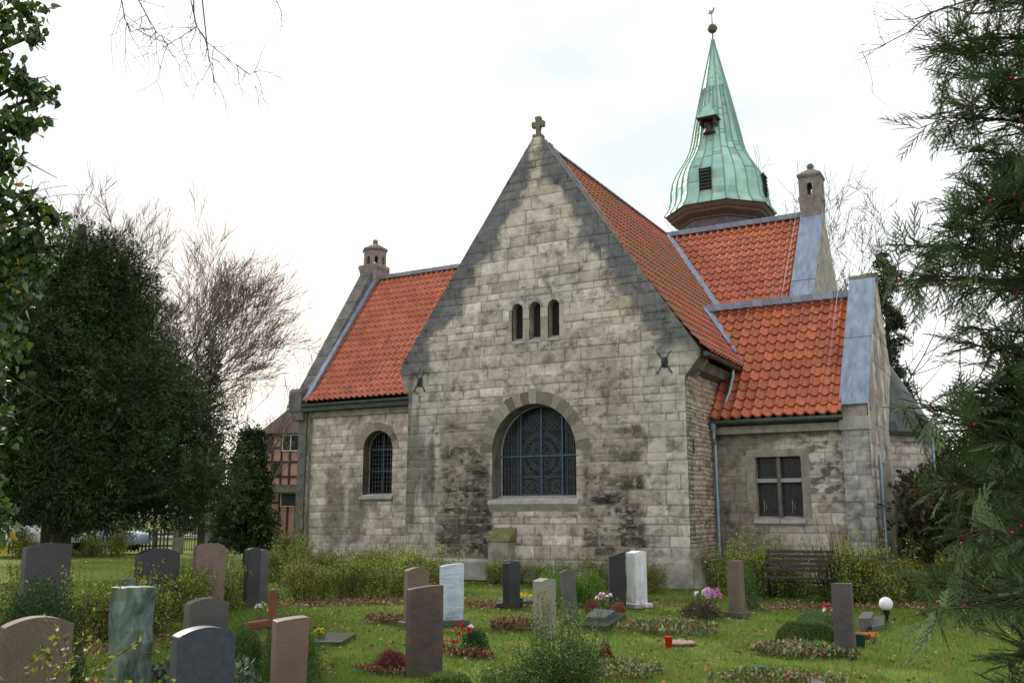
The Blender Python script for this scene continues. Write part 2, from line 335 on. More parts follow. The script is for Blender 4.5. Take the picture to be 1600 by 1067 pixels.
# ------------------------------------------------------------------ the church
YF, XC = 21.22, -11.0
church = empty('church', (XC, YF, 0)); church_off = np.array([XC, YF, 0.0])
tag(church, 'old limestone village church with red pantile roofs and a green copper spire', 'church')
class CH:                                                    # parts are modelled in world metres and shifted under the church's base point
    pass
church.location = (0, 0, 0)
fF = plane_frame((0, YF, 0), (1, 0, 0), (0, 0, 1), (0, -1, 0))
rakeL, rakeR = (-15.30, 5.72), (-6.74, 5.48)
out_main = [(-15.1, 0), (-7.05, 0), (-7.1, .45), (-7.1, 4.85), (-6.98, 4.98), (-6.84, 5.16), (-6.74, 5.28), rakeR, (-10.84, 11.52), (-10.9, 11.64), (-11.12, 11.64), (-11.18, 11.52), rakeL, (-15.29, 5.45), (-15.2, 5.15), (-15.02, 4.85), (-15.05, .45)]
win_main = arch_poly(-11.15, 2.4, 2.02, 3.22, 28)
slits = [arch_poly(c, .33, 6.08, 6.92, 10) for c in (-11.60, -11.08, -10.54)]
LITE = np.array([.68, .61, .53]); MID = np.array([.44, .375, .31]); DARK = np.array([.075, .062, .05]); BLU = np.array([.080, .084, .092])
def dline(u, v, a, b):
    a = np.array(a); b = np.array(b); e = (b-a)/np.linalg.norm(b-a); return np.abs((u-a[0])*e[1]-(v-a[1])*e[0])
def blob(u, v, cx, cz, rx, rz): return np.exp(-(((u-cx)/rx)**2+((v-cz)/rz)**2))
def c_front(u, v, t, t2, mm, n1):
    t_ = np.clip((t-.5)*1.0+.55, 0, 1); c = mixc(MID[None].repeat(len(u), 0), LITE, t_); c = c*(1+.22*(t2-.5))[:, None]
    c = mixc(c, (.40, .33, .23), ss(.75, .95, t2)*.45)
    N1 = fbm(u*1.1, v*1.1, 71, 5); N2 = fbm(u*3.3, v*4.2, 72, 5); N3 = fbm(u*11, v*11, 73, 4); NV = fbm(u*3.0, v*.35, 74, 4)
    # cool grey crust along the raking edges
    dr = np.minimum(dline(u, v, rakeL, (-11.15, 11.6)), dline(u, v, rakeR, (-10.85, 11.6)))
    wd = .72+.5*(N1-.5)*2+.5*(N2-.5)+.3*(t-.5)
    m = (1-ss(wd*.75, wd*1.25, dr))*ss(4.9, 5.7, v+(N1-.5)*1.4); m = m*(1-ss(10.0, 10.6, v)*(1-ss(.08, .25, np.abs(u+11.05))))
    crust = BLU*(.8+.8*N2)[:, None]+.03
    c = mixc(c, crust, np.zeros(len(u))) * (1-m*.93)[:, None] + crust*(m*.93)[:, None]
    c = mixc(c, (.25, .24, .225), ss(.54, .66, N1)*.35*ss(5, 7, v))
    # brown-black sooty crust low on the wall, following the blocks, left and right of the big window
    A1 = fbm(u*1.4, v*5.5, 78, 4); A2 = fbm(u*5, v*16, 79, 4)
    low = (1-ss(3.2, 4.9, v+(N1-.5)*1.6))*(ss(-14.2, -13.7, u)*(1-ss(-12.5, -12.2, u))*1.0+ss(-9.95, -9.7, u)*(1-ss(-8.4, -7.9, u))*.85)
    low = low+.45*blob(u, v, -9.2, 4.9, 1.4, .8)+.25*blob(u, v, -13, 5.2, .9, .7)+.8*blob(u, v, -13.1, 1.1, 1.0, 1.0); low = low*(1-blob(u, v, -11.15, 1.2, 1.05, .9))
    k = ss(.38, .95, low*.62+(A1-.5)*1.1+(t-.5)*.75+(N1-.5)*.35)*np.clip(low*1.6, 0, 1)
    c = mixc(c, (.14, .11, .08), np.clip(low, 0, 1)*.5)
    c = mixc(c, (.075, .060, .045), k*.88)
    bl = ss(.5, .60, N3*.35+A2*.45+A1*.2)*ss(.5, .95, low+(t2-.5)*.5+(1.9-v)*.25); c = mixc(c, (.028, .024, .022), bl*.85)
    wl = ss(.57, .66, A2*.6+fbm(u*7, v*14, 75, 4)*.4)*ss(.4, .9, low); c = mixc(c, (.44, .40, .33), wl*.7)
    sp = ss(.60, .70, A2*.5+fbm(u*9, v*12, 76, 4)*.5)*ss(.45, .6, N1); c = mixc(c, (.07, .06, .055), sp*.6)
    # grey run-off streaks on both corner piers
    for x0, x1, a in ((-15.1, -14.0, .55), (-8.05, -7.1, .5)):
        p = ss(x0-.1, x0+.1, u)*(1-ss(x1-.15, x1+.15, u))*(1-ss(5.0, 5.8, v)); c = mixc(c, (.40, .385, .35), p*a*(1-k*.5)); c = mixc(c, (.06, .055, .05), p*ss(.60, .72, NV)*.6)
    st = ss(.56, .75, NV)*ss(1.5, 3.2, v)*(1-ss(5.4, 6.5, v)); c = mixc(c, (.16, .145, .12), st*.32)
    gz = (1-ss(.45, .75, v+(N2-.5)*.2)); c = mixc(c, (.36, .34, .30), gz*.6*ss(.3, .6, N2))
    # stains running down from the sill of the big window and of the slits
    c = mixc(c, (.18, .165, .145), blob(u, v, -11.1, 5.75, .75, .35)*.4)
    mo = np.where(t2[:, None] > .5, np.array([.25, .22, .17]), np.array([.16, .14, .11])); mo = mo*(.55+.8*fbm(u*4, v*4, 77, 3))[:, None]
    mo = mixc(mo, (.34, .31, .25), np.clip(low, 0, 1)*ss(.42, .6, N2)*.8)
    c = c*(1-mm*.72)[:, None]+mo*(mm*.72)[:, None]*(1-.45*np.clip(m, 0, 1))[:, None]
    return np.clip(c*(.86+.28*n1)[:, None], .01, 1)
masonry('front_gable_wall', out_main, [win_main]+slits, fF, c_front, church, .026, (.17, .38), (.26, .85), 11, .010, .016, .007, .012)
outline_strip('gable_wall_edge', out_main[2:], fF, 0, -.42, M['darkstone'], church, False)
outline_strip('window_reveal', win_main, fF, 0, -.55, M['darkstone'], church)
for s in slits: outline_strip('window_reveal', s, fF, 0, -.34, M['trim'], church)
b = MB(); b.prism([(x, YF+.56, z) for x, z in out_main if not (z < .3 and x < -15)], (0, .2, 0)); b.build('gable_wall_core', M['mortar'], church)
arch_ring('window_arch', -11.15, 3.22, 1.2, 1.54, 19, fF, church, 5, .016, (.25, .22, .18))
for i, cx in enumerate((-11.60, -11.08, -10.54)):
    arch_ring('slit_window_surround', cx, 6.92, .165, .30 if i != 1 else .262, 5, fF, church, 20+i, .01, (.40, .37, .31), .84, 3)
    s_ = MB().bb(cx-.17, cx+.17, YF+.26, YF+.30, 6.05, 7.12).build('slit_window', M['board'], church)
    MB().bb(cx-.022, cx-.008, YF+.25, YF+.262, 6.1, 7.05).bb(cx+.06, cx+.07, YF+.25, YF+.262, 6.1, 7.05).bb(cx-.1, cx-.09, YF+.25, YF+.262, 6.1, 7.0).build('board_joint', M['iron'], s_)
    MB().prism([(cx-.17, YF+.26, 6.2), (cx-.17, YF-.03, 6.06), (cx-.17, YF-.03, 6.0), (cx-.17, YF+.26, 6.0)], (.34, 0, 0), .006).build('slit_window_sill', M['lightsill'], church)
# plinth
b = MB(); b.prism([(-15.12, YF-.10, 0), (-15.12, YF-.10, .46), (-15.12, YF+.05, .56), (-15.12, YF+.05, 0)], (3.1, 0, 0), .01); b.build('wall_plinth', M['lightsill'], church); b = MB()
b.prism([(-8.0, YF-.12, -.05), (-8.0, YF-.10, .55), (-8.0, YF+.03, .70), (-8.0, YF+.03, -.05)], (.98, 0, 0), .02)
b.build('wall_plinth', M['trim'], church)
MB().prism([(-6.86, YF-.14, -.05), (-7.02, YF-.09, .6), (-7.12, YF-.02, .95), (-7.2, YF-.02, -.05)], (0, .85, 0), .03).build('corner_footing', M['trim'], church)
# big window: glass, glazing bars and lead cames
def window_glass(poly, y, cx, w, z0, zs, nvert, hz, barw, name='leaded_window', cames=None, parent=church, frame_w=.03):
    g = MB(); g.face([(x, y, z) for x, z in poly]); g = g.build(name, M['glass'], parent)
    r = w/2
    def top(x): return zs+math.sqrt(max(r*r-(x-cx)**2, 0))
    b = MB()
    for i in range(1, nvert+1):
        x = cx-r+w*i/(nvert+1); b.bb(x-barw/2, x+barw/2, y-.05, y-.012, z0, top(x)-.01)
    for z in hz: b.bb(cx-r, cx+r, y-.055, y-.014, z-barw/2, z+barw/2)
    b.build('glazing_bar', M['bluebar'], g)
    n = len(poly); b = MB()
    for i in range(n):
        p, q = poly[i], poly[(i+1) % n]
        L = math.hypot(q[0]-p[0], q[1]-p[1])
        if L > 1e-4: b.box(((p[0]+q[0])/2, y-.02, (p[1]+q[1])/2), (L+.01, .03, frame_w*2), Matrix.Rotation(-math.atan2(q[1]-p[1], q[0]-p[0]), 3, 'Y'))
    b.build('window_frame', M['lightsill'] if name == 'leaded_window' else M['iron'], g)
    if cames:
        b = MB()
        for p, q, t in cames:
            L = math.hypot(q[0]-p[0], q[1]-p[1]); b.box(((p[0]+q[0])/2, y-.008, (p[1]+q[1])/2), (L+t*.3, .010, t), Matrix.Rotation(-math.atan2(q[1]-p[1], q[0]-p[0]), 3, 'Y'))
        b.build('lead_came', M['came'], g)
    return g
cm = []; cx, zs, r = -11.15, 3.22, 1.2
def circ(x, z, rr, n=20, t=.012, ok=lambda x, z: True):
    for i in range(n):
        a, c = 2*math.pi*i/n, 2*math.pi*(i+1)/n; p = (x+rr*math.cos(a), z+rr*math.sin(a)); q = (x+rr*math.cos(c), z+rr*math.sin(c))
        if ok(*p) and ok(*q): cm.append((p, q, t))
inside = lambda x, z: 2.06 < z and abs(x-cx) < 1.17 and (z < zs or math.hypot(x-cx, z-zs) < 1.17)
for rr in (.60, .54, .38, .33): circ(cx, 3.12, rr, 40, .013)
for i in range(8): a = math.pi*i/4; circ(cx+.46*math.cos(a), 3.12+.46*math.sin(a), .07, 10, .009); circ(cx+.2*math.cos(a), 3.12+.2*math.sin(a), .1, 12, .009)
for x in (-1.1, -.98, -.9, -.72, -.68, .68, .72, .9, .98, 1.1):
    t = zs+math.sqrt(max(1.17**2-x*x, 0)) if abs(x) < 1.17 else zs
    cm.append(((cx+x, 2.06), (cx+x, t), .011))
for sx in (-1, 1):
    for z in np.arange(2.15, 4.1, .115):
        circ(cx+sx*.82, z, .045, 8, .008, inside); circ(cx+sx*1.04, z, .035, 6, .008, inside)
for x in np.arange(-.58, .6, .145):
    for z in list(np.arange(2.2, 2.56, .12)): circ(cx+x, z, .05, 8, .009, inside)
for xx in (-.42, 0, .42): circ(cx+xx, 2.36, .14, 14, .013); circ(cx+xx, 2.36, .08, 10, .010)
for z in (2.12, 2.15, 2.58, 2.61): cm.append(((cx-.66, z), (cx+.66, z), .010))
for k in range(9): circ(cx-.6+.15*k, 3.84+.0*k, .06, 8, .009, inside)
for k in range(7): circ(cx-.45+.15*k, 3.98, .055, 8, .009, inside)
for k in range(5): circ(cx-.3+.15*k, 4.13, .055, 8, .009, inside)
for z in (2.3, 2.55, 2.8, 3.05, 3.3, 3.55, 3.8): cm.append(((cx-1.15, z), (cx-.66, z), .007)); cm.append(((cx+.66, z), (cx+1.15, z), .007))
g_ = window_glass(arch_poly(-11.15, 2.4, 2.02, 3.22, 28), YF+.5, -11.15, 2.4, 2.02, 3.22, 3, [3.12], .05, cames=cm)
g_['label'] = 'large round-arched leaded window with a circle of small panes'
MB().prism([(-12.42, YF+.52, 2.13), (-12.42, YF-.10, 1.98), (-12.42, YF-.12, 1.90), (-12.42, YF+.06, 1.60), (-12.42, YF+.52, 1.60)], (2.55, 0, 0), .012).build('window_sill', M['lightsill'], church)
# small mossy buttress stub against the gable
moss = simple('mossy_stone', (.15, .15, .05), .95, 0, .4, 7, .6)
bt = MB().bb(-12.22, -11.66, YF-.42, YF+.02, -.05, .98, .02).build('buttress', M['trim'], church)
MB().prism([(-12.26, YF-.46, .98), (-12.26, YF-.40, 1.04), (-12.26, YF+.03, 1.33), (-12.26, YF+.03, .98)], (.64, 0, 0), .01).build('buttress_cap', moss, bt)
# iron wall anchors
def Wf(px, py): r = ray(px, py); return CAM+r*(YF/r[1])
for px, py in ((657, 597), (1039, 566)):
    p = Wf(px, py); b = MB(); y = YF-.05
    b.ball((p[0], YF-.03, p[2]), .10, 14, 8, (.9, .22, 1.35))
    for s in (-1, 1):
        b.cyl((p[0]-s*.15, y-.02*s, p[2]-.23), (p[0]+s*.15, y-.02*s, p[2]+.23), .016, .016, 8)
        b.ball((p[0]-s*.17, y, p[2]-.25), .028, 8, 6); b.ball((p[0]+s*.17, y, p[2]+.25), .02, 8, 6)
    b.build('wall_anchor', simple('grey_anchor_iron', (.045, .05, .058), .6, .4, .3, 12), church, True)
# stone cross on the apex
b = MB(); z0 = 11.62; y0 = YF+.12
b.bb(-11.14, -10.88, y0-.12, y0+.12, z0, z0+.08, .01)
def crossarm(a): return [(-.045, 0), (-.10, .0)]
pr = [(-.05, .0), (-.05, .19), (-.075, .235), (-.13, .20), (-.175, .215), (-.175, .345), (-.13, .36), (-.075, .325), (-.05, .37), (-.085, .43), (-.075, .475), (.075, .475), (.085, .43), (.05, .37), (.075, .325), (.13, .36), (.175, .345), (.175, .215), (.13, .20), (.075, .235), (.05, .19), (.05, .0)]
b.prism([(-11.01+x*1.05, y0-.06, z0+.07+z*1.12) for x, z in pr], (0, .12, 0), .008); b.build('gable_cross', simple('lichen_stone', (.16, .145, .10), .95, 0, .45, 9, .6), church)
# nave side wall of rubble
fS = plane_frame((-7.1, 0, 0), (0, 1, 0), (0, 0, 1), (1, 0, 0))
def c_rub(u, v, t, t2, mm, n1):
    c = mixc(np.array([[.40, .30, .23]]).repeat(len(u), 0), (.52, .44, .36), t); c = mixc(c, (.30, .15, .10), ss(.88, .96, t2)*.6); c = mixc(c, (.13, .11, .09), ss(.0, .18, .18-t)*.5)
    q = (1-ss(21.55, 21.75, u)); c = mixc(c, (.38, .36, .32), q*.7)
    c = mixc(c, (.28, .24, .19), mm*.7); return np.clip(c*(.7+.6*n1)[:, None], .01, 1)
masonry('nave_side_wall', [(YF, -.05), (24.6, -.05), (24.6, 5.3), (YF, 5.3)], [rect_poly(21.62, 21.72, 3.02, 3.42)], fS, c_rub, church, .022, (.07, .16), (.10, .32), 31, .012, .03, .02, .02, .03, 'rubble')
MB().bb(-7.3, -7.2, 21.5, 21.8, 2.9, 3.5).build('wall_slot', M['board'], church)
b = MB(); b.prism([(-7.12, 21.62, 4.98), (-6.88, 21.62, 5.05), (-6.80, 21.62, 5.28), (-7.12, 21.62, 5.28)], (0, 2.7, 0), .01); b.build('eaves_cornice', M['darkstone'], church)
# roofs
def rf(o, e1, top, fl=0, L=1): o = np.array(o, float); v = np.array(top, float)-o; n = np.linalg.norm(v); return roof_frame(o, e1, v/n, fl, L), n
fr, L = rf((-6.62, 21.32, 5.36), (0, 1, 0), (-11.0, 21.32, 11.45), .10, 1.2)
mossf = lambda U, S: blob(U, S, 7.0, 4.6, 3.4, 1.9)+.6*blob(U, S, 3.0, 5.0, 2, 1.6)
r0 = pantiles('nave_roof', fr, 14.0, L, church, 41, None, .25, .33, (.34, .095, .050), lambda U, S: mossf(U, S), .1, .2)
fl_, L2 = rf((-15.4, 35.3, 5.5), (0, -1, 0), (-11.0, 35.3, 11.45)); pantiles('nave_roof', fl_, 13.95, L2, church, 42, None, .25, .33)
fr, L = rf((-23.85, 27.02, 5.72), (1, 0, 0), (-23.85, 31.35, 11.5), .16, 1.5)
# front slope of the transept, seen left and right of the nave
pantiles('transept_roof', fr, 17.7, L, church, 43, None, .25, .34, (.45, .138, .070), 0, .1, .14)
fb, L2 = rf((-6.15, 35.6, 5.8), (-1, 0, 0), (-6.15, 31.35, 11.5)); pantiles('transept_roof', fb, 17.7, L2, church, 44)
fr, L = rf((-8.6, 23.02, 3.93), (1, 0, 0), (-8.6, 26.1, 7.42), .07, 1.0)
pantiles('vestry_roof', fr, 4.68, L, church, 45, None, .255, .365, (.44, .125, .057), 0, .1, .18)
fb, L2 = rf((-3.92, 28.9, 4.1), (-1, 0, 0), (-3.92, 26.1, 7.42)); pantiles('vestry_roof', fb, 4.7, L2, church, 46)
# slate ridge courses
def slates(name, p0, p1, down, w=.42, h=.30, seed=0, lift=.06):
    p0 = np.array(p0, float); p1 = np.array(p1, float); L = np.linalg.norm(p1-p0); e = (p1-p0)/L; dn = np.array(down, float); dn /= np.linalg.norm(dn); nn = np.cross(e, dn); nn *= np.sign(nn[2]); n = int(L/w*1.35); V = []; Fc = []; C = []; rg = np.random.RandomState(seed)
    for i in range(n):
        s = L*i/n; t = .030; lo = p0+e*s; ww = w; sh = e*.07
        q = [lo, lo+e*ww, lo+e*ww+dn*h-sh*.2, lo+dn*h+sh*.9]; o1 = nn*(lift+.0); k = len(V)
        tilt = [.0, .028, .028, .0]
        for a, tl in zip(q, tilt): V.append(a+nn*(lift-.0+.028-tl))
        for a, tl in zip(q, tilt): V.append(a+nn*(lift-.018+.028-tl))
        Fc += [(k, k+1, k+2, k+3), (k+7, k+6, k+5, k+4)]+[(k+j, k+4+j, k+4+(j+1) % 4, k+(j+1) % 4) for j in range(4)]
        C += [np.array([.13, .145, .175])*rg.uniform(.75, 1.25)]*8
    return np_mesh(name, np.array(V), np.array(Fc), M['slate'], np.array(C), church)
def nrm(a): a = np.array(a, float); return a/np.linalg.norm(a)
slates('ridge_slates', (-11, 21.55, 11.55), (-11, 31.4, 11.55), (4.38, 0, -6.09), .42, .13, 1)
slates('ridge_slates', (-11.05, 31.33, 11.60), (-6.2, 31.33, 11.60), (0, -4.33, -5.78), .36, .27, 2)
slates('ridge_slates', (-23.75, 31.33, 11.60), (-11.4, 31.33, 11.60), (0, -4.33, -5.78), .36, .25, 3)
slates('ridge_slates', (-8.3, 26.08, 7.54), (-3.93, 26.08, 7.54), (0, -3.08, -3.49), .36, .30, 4)
for p0, p1, nm in (((-11, 31.40, 11.62), (-6.2, 31.40, 11.62), 0), ((-23.8, 31.4, 11.62), (-11.4, 31.4, 11.62), 0), ((-8.3, 26.15, 7.56), (-3.93, 26.15, 7.56), 0), ((-11.0, 21.5, 11.60), (-11.0, 31.4, 11.60), 0)):
    MB().cyl(p0, p1, .055, .055, 8).build('ridge_roll', M['lead'], church, True)
# valleys
def strip(name, a, b_, w, m, h=.04, up=(0, 0, 1)):
    a = Vector(a); b_ = Vector(b_); d = (b_-a); e = d.normalized(); s = e.cross(Vector(up)).normalized()*w/2; n = s.cross(e).normalized()*h
    return MB().prism([a-s, a+s, a+s+n, a-s+n], d).build(name, m, church)
strip('valley_flashing', (-10.93, 31.25, 11.5), (-7.95, 28.15, 7.35), .22, M['lead'], .09, (.6, -.6, .55))
strip('valley_flashing', (-8.0, 25.98, 7.44), (-6.62, 24.62, 5.62), .2, M['lead'], .08, (.6, -.6, .55))
strip('side_flashing', (-7.03, 23.12, 3.95), (-7.03, 24.55, 5.55), .14, M['lead'], .09)
# gutters and pipes
MB().cyl((-6.60, 21.30, 5.36), (-6.60, 24.35, 5.36), .065, .065, 10).build('gutter', M['gutter'], church, True)
MB().cyl((-7.12, 22.97, 3.88), (-3.9, 22.97, 3.88), .065, .065, 10).build('gutter', M['gutter'], church, True)
MB().cyl((-23.9, 26.97, 5.66), (-15.0, 26.97, 5.66), .07, .07, 10).bb(-24.0, -15.0, 26.98, 27.35, 5.45, 5.6).build('gutter', M['gutter'], church)
MB().path([(-6.66, 23.75, 5.34), (-6.66, 23.72, 5.15), (-6.72, 23.55, 4.7), (-6.90, 23.12, 4.0)], .048, 10).build('downpipe', M['zinc'], church, True)
b = MB(); b.path([(-7.0, 22.99, 3.80), (-7.0, 23.0, 3.5), (-7.0, 23.08, 3.35), (-7.0, 23.12, .25)], .05, 10)
for z in (3.0, 1.8, .8): b.cyl((-7.0, 23.12, z), (-7.0, 23.12, z+.04), .062, .062, 10)
b.cyl((-7.0, 22.98, 3.66), (-7.0, 22.98, 3.86), .06, .095, 10); b.build('downpipe', M['zinc'], church, True)
# left transept front wall
fL = plane_frame((0, 27.4, 0), (1, 0, 0), (0, 0, 1), (0, -1, 0))
win_l = arch_poly(-20.70, 1.30, 2.35, 3.98, 20)
def c_left(u, v, t, t2, mm, n1):
    c = mixc(MID[None].repeat(len(u), 0)*1.05, LITE*1.05, t); c = mixc(c, (.42, .36, .24), ss(.7, .95, t2)*.5)
    N2 = fbm(u*3, v*3, 82, 5); NV = fbm(u*2.2, v*.25, 83, 4)
    dk = (.95*blob(u, v, -22.6, 2.0, .85, 2.0)+.9*blob(u, v, -21.4, 1.8, .45, 1.4)+.55*blob(u, v, -19.8, 2.2, .4, 1.6)+.3*blob(u, v, -21, 4.6, 1.5, .6))*(1-blob(u, v, -20.6, 1.2, .6, 1.0))
    k = ss(.3, .8, dk+(N2-.5)*.7+(NV-.5)*.6); c = mixc(c, (.17, .145, .115), k*.75)
    c = mixc(c, (.50, .46, .38), blob(u, v, -22.05, 2.6, .10, 2.4)*.8); c = mixc(c, (.43, .42, .40), ss(-23.5, -23.9, u)*.5)
    c = mixc(c, (.07, .065, .06), ss(.55, .7, NV)*ss(-23.2, -23.8, u)*.6); c = mixc(c, (.40, .39, .37), ss(-18.6, -18.0, u)*.5)
    mo = np.array([.20, .18, .14]); c = c*(1-mm*.6)[:, None]+mo*(mm*.6)[:, None]
    return np.clip(c*(.86+.28*n1)[:, None], .01, 1)
masonry('transept_wall', [(-24.2, 0), (-14.9, 0), (-14.9, 5.45), (-24.2, 5.45)], [win_l], fL, c_left, church, .035, (.20, .34), (.30, .75), 51, .011, .012, .004, .006)
outline_strip('window_reveal', win_l, fL, 0, -.45, M['darkstone'], church)
arch_ring('window_arch', -20.70, 3.98, .65, .92, 9, fL, church, 6, .012, (.27, .235, .18))
cl = [((-20.70+x, 2.35), (-20.70+x, 4.62-abs(x)*.3), .016) for x in np.arange(-.5, .6, .13)]+[((-21.3, z), (-20.1, z), .014) for z in np.arange(2.5, 4.4, .16)]
window_glass(win_l, 27.8, -20.70, 1.30, 2.35, 3.98, 1, [3.2, 3.98], .035, cames=cl)
MB().prism([(-21.42, 27.83, 2.42), (-21.42, 27.30, 2.28), (-21.42, 27.28, 2.20), (-21.42, 27.42, 2.08), (-21.42, 27.83, 2.08)], (1.44, 0, 0), .01).build('window_sill', M['lightsill'], church)
MB().bb(-24.1, -15.0, 27.28, 27.5, 5.22, 5.44, .015).build('eaves_cornice', M['trim'], church)
def c_pierl(u, v, t, t2, mm, n1):
    N = fbm(u*3+3, v*.3, 97, 4); c = mixc(np.array([[.36, .34, .31]]).repeat(len(u), 0), (.44, .42, .39), t); c = mixc(c, (.10, .10, .11), ss(.48, .62, N)*.6)
    return np.clip(c*(1-mm*.4)[:, None]*(.85+.3*n1)[:, None], .01, 1)
masonry('corner_pier', [(-24.25, -.02), (-23.78, -.02), (-23.78, 5.3), (-24.25, 5.3)], [], plane_frame((0, 27.24, 0), (1, 0, 0), (0, 0, 1), (0, -1, 0)), c_pierl, church, .035, (.25, .36), (.5, .62), 67)
MB().bb(-24.245, -23.785, 27.26, 27.9, -.05, 5.29).build('corner_pier_core', M['trim'], church)
MB().bb(-24.2, -23.95, 27.6, 35.4, 0, 5.6).build('transept_end_wall', M['mortar'], church)
# left gable parapet
gp = [(27.15, 0), (27.15, 5.85), (31.15, 11.72), (31.55, 11.72), (35.6, 5.85), (35.6, 0)]
MB().prism([(-24.24, y, z) for y, z in gp], (.36, 0, 0), .0).build('transept_gable', M['darkstone'], church)
b = MB()
for i in range(7):
    t0, t1 = i/7+.002, (i+1)/7-.002; y0_, z0_ = 27.35+3.8*t0, 6.02+5.75*t0; y1_, z1_ = 27.35+3.8*t1, 6.02+5.75*t1
    b.prism([(-24.48, y0_, z0_), (-24.48, y1_, z1_), (-24.48, y1_-.16, z1_+.11), (-24.48, y0_-.16, z0_+.11)], (.58, 0, 0), .015)
b.build('gable_coping', M['darkstone'], church)
n_l = nrm((0, -5.78, 4.33))
strip('verge_flashing', (-23.80, 27.0+.02, 5.86), (-23.80, 31.25, 11.62), .20, M['lead'], .10, (0, -.8, .6))
b = MB(); b.prism([(-24.62, 26.95, 5.45), (-24.62, 26.95, 6.22), (-24.62, 27.05, 6.34), (-24.62, 27.5, 6.4), (-24.62, 27.75, 6.2), (-24.62, 27.75, 5.45)], (.62, 0, 0), .03)
b.prism([(-24.45, 27.0, 5.12), (-24.5, 26.98, 5.45), (-24.5, 27.5, 5.45), (-24.5, 27.4, 5.12)], (.55, 0, 0), .03); b.build('kneeler_stone', M['darkstone'], church)
# right transept gable
gp = [(27.15, 0), (27.15, 5.95), (31.15, 11.45), (31.55, 11.45), (35.6, 5.95), (35.6, 0)]
MB().prism([(-6.12, y, z) for y, z in gp], (.6, 0, 0), .0).build('transept_gable', M['trim'], church)
def cap_strip(x0, x1, y0_, z0_, y1_, z1_, seg, name='lead_capping'):
    b = MB()
    for i in range(seg):
        t0, t1 = i/seg, (i+1)/seg-.004; a = (y0_+(y1_-y0_)*t0, z0_+(z1_-z0_)*t0); c = (y0_+(y1_-y0_)*t1, z0_+(z1_-z0_)*t1); n = nrm((0, -(z1_-z0_), (y1_-y0_)))*.05
        b.prism([(x0, a[0], a[1]), (x0, c[0], c[1]), (x0, c[0]+n[1], c[1]+n[2]), (x0, a[0]+n[1], a[1]+n[2])], (x1-x0, 0, 0), .006)
    return b.build(name, M['lead'], church)
cap_strip(-6.2, -5.48, 27.1, 6.0, 31.12, 11.47, 2)
# vestry
fV = plane_frame((0, 23.3, 0), (1, 0, 0), (0, 0, 1), (0, -1, 0))
win_v = rect_poly(-6.08, -4.98, 1.55, 3.02)
def c_ves(u, v, t, t2, mm, n1):
    c = mixc(MID[None].repeat(len(u), 0)*.85, LITE*.85, t); N2 = fbm(u*3, v*5, 92, 5); N3 = fbm(u*8, v*14, 93, 4)
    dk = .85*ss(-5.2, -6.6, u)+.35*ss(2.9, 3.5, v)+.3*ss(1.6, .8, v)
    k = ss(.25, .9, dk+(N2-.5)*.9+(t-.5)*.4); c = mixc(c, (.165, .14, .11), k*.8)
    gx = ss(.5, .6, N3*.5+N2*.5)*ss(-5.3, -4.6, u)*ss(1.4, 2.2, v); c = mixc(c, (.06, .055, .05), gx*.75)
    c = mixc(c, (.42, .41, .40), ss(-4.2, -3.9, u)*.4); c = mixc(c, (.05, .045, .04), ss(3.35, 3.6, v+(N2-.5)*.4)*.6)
    mo = np.array([.15, .13, .10]); c = c*(1-mm*.6)[:, None]+mo*(mm*.6)[:, None]; return np.clip(c*(.86+.28*n1)[:, None], .01, 1)
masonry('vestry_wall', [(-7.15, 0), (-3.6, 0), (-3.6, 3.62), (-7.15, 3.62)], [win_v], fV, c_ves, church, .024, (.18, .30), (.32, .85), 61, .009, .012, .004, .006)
outline_strip('window_reveal', win_v, fV, 0, -.4, M['trim'], church)
gw = MB().bb(-6.1, -4.96, 23.52, 23.55, 1.5, 3.05).build('vestry_window', M['glass'], church)
gw['label'] = 'four-light window with stone mullion and transom'
MB().bb(-5.57, -5.49, 23.33, 23.50, 1.5, 3.02, .012).build('mullion', M['darkstone'], gw)
MB().bb(-6.08, -5.57, 23.34, 23.49, 2.40, 2.50, .01).bb(-5.49, -4.98, 23.34, 23.49, 2.40, 2.50, .01).build('transom', M['lightsill'], gw)
b = MB()
for x0, x1 in ((-6.06, -5.58), (-5.48, -4.99)):
    for z0_, z1_ in ((1.6, 2.4), (2.5, 3.01)):
        for x in (x0, x1-.025): b.bb(x, x+.025, 23.495, 23.52, z0_, z1_)
        for z in (z0_, z1_-.025): b.bb(x0, x1, 23.495, 23.52, z, z+.025)
        for x in (x0+.17, x0+.32): b.bb(x, x+.006, 23.512, 23.522, z0_, z1_)
        for z in np.arange(z0_+.2, z1_-.05, .2): b.bb(x0, x1, 23.512, 23.522, z, z+.006)
b.build('window_frame', simple('brown_timber_frame', (.045, .03, .02), .7, 0, .3, 12, .2), gw)
wax = simple('pale_wax', (.17, .16, .10), .6)
for x in (-5.98, -5.30):
    for u_, v_, z0_, z1_ in ((.02, .05, 1.68, 1.98), (.08, .10, 1.75, 1.92)): MB().bb(x+u_, x+v_, 23.475, 23.50, z0_, z1_).build('candle', wax, gw)
b = MB()
for x0, x1 in ((-6.16, -5.54), (-5.52, -4.92)): b.prism([(x0, 23.52, 1.60), (x0, 23.22, 1.50), (x0, 23.20, 1.43), (x0, 23.3, 1.36), (x0, 23.52, 1.36)], (x1-x0, 0, 0), .01)
b.build('window_sill', M['lightsill'], church)
MB().bb(-6.3, -4.78, 23.286, 23.4, 3.025, 3.20, .006).bb(-4.97, -4.78, 23.286, 23.4, 1.4, 3.02, .006).bb(-6.3, -6.09, 23.286, 23.4, 1.9, 3.02, .006).build('window_surround', M['trim'], church)
MB().bb(-7.02, -3.86, 23.16, 23.36, 3.60, 3.79, .012).build('eaves_cornice', M['trim'], church)
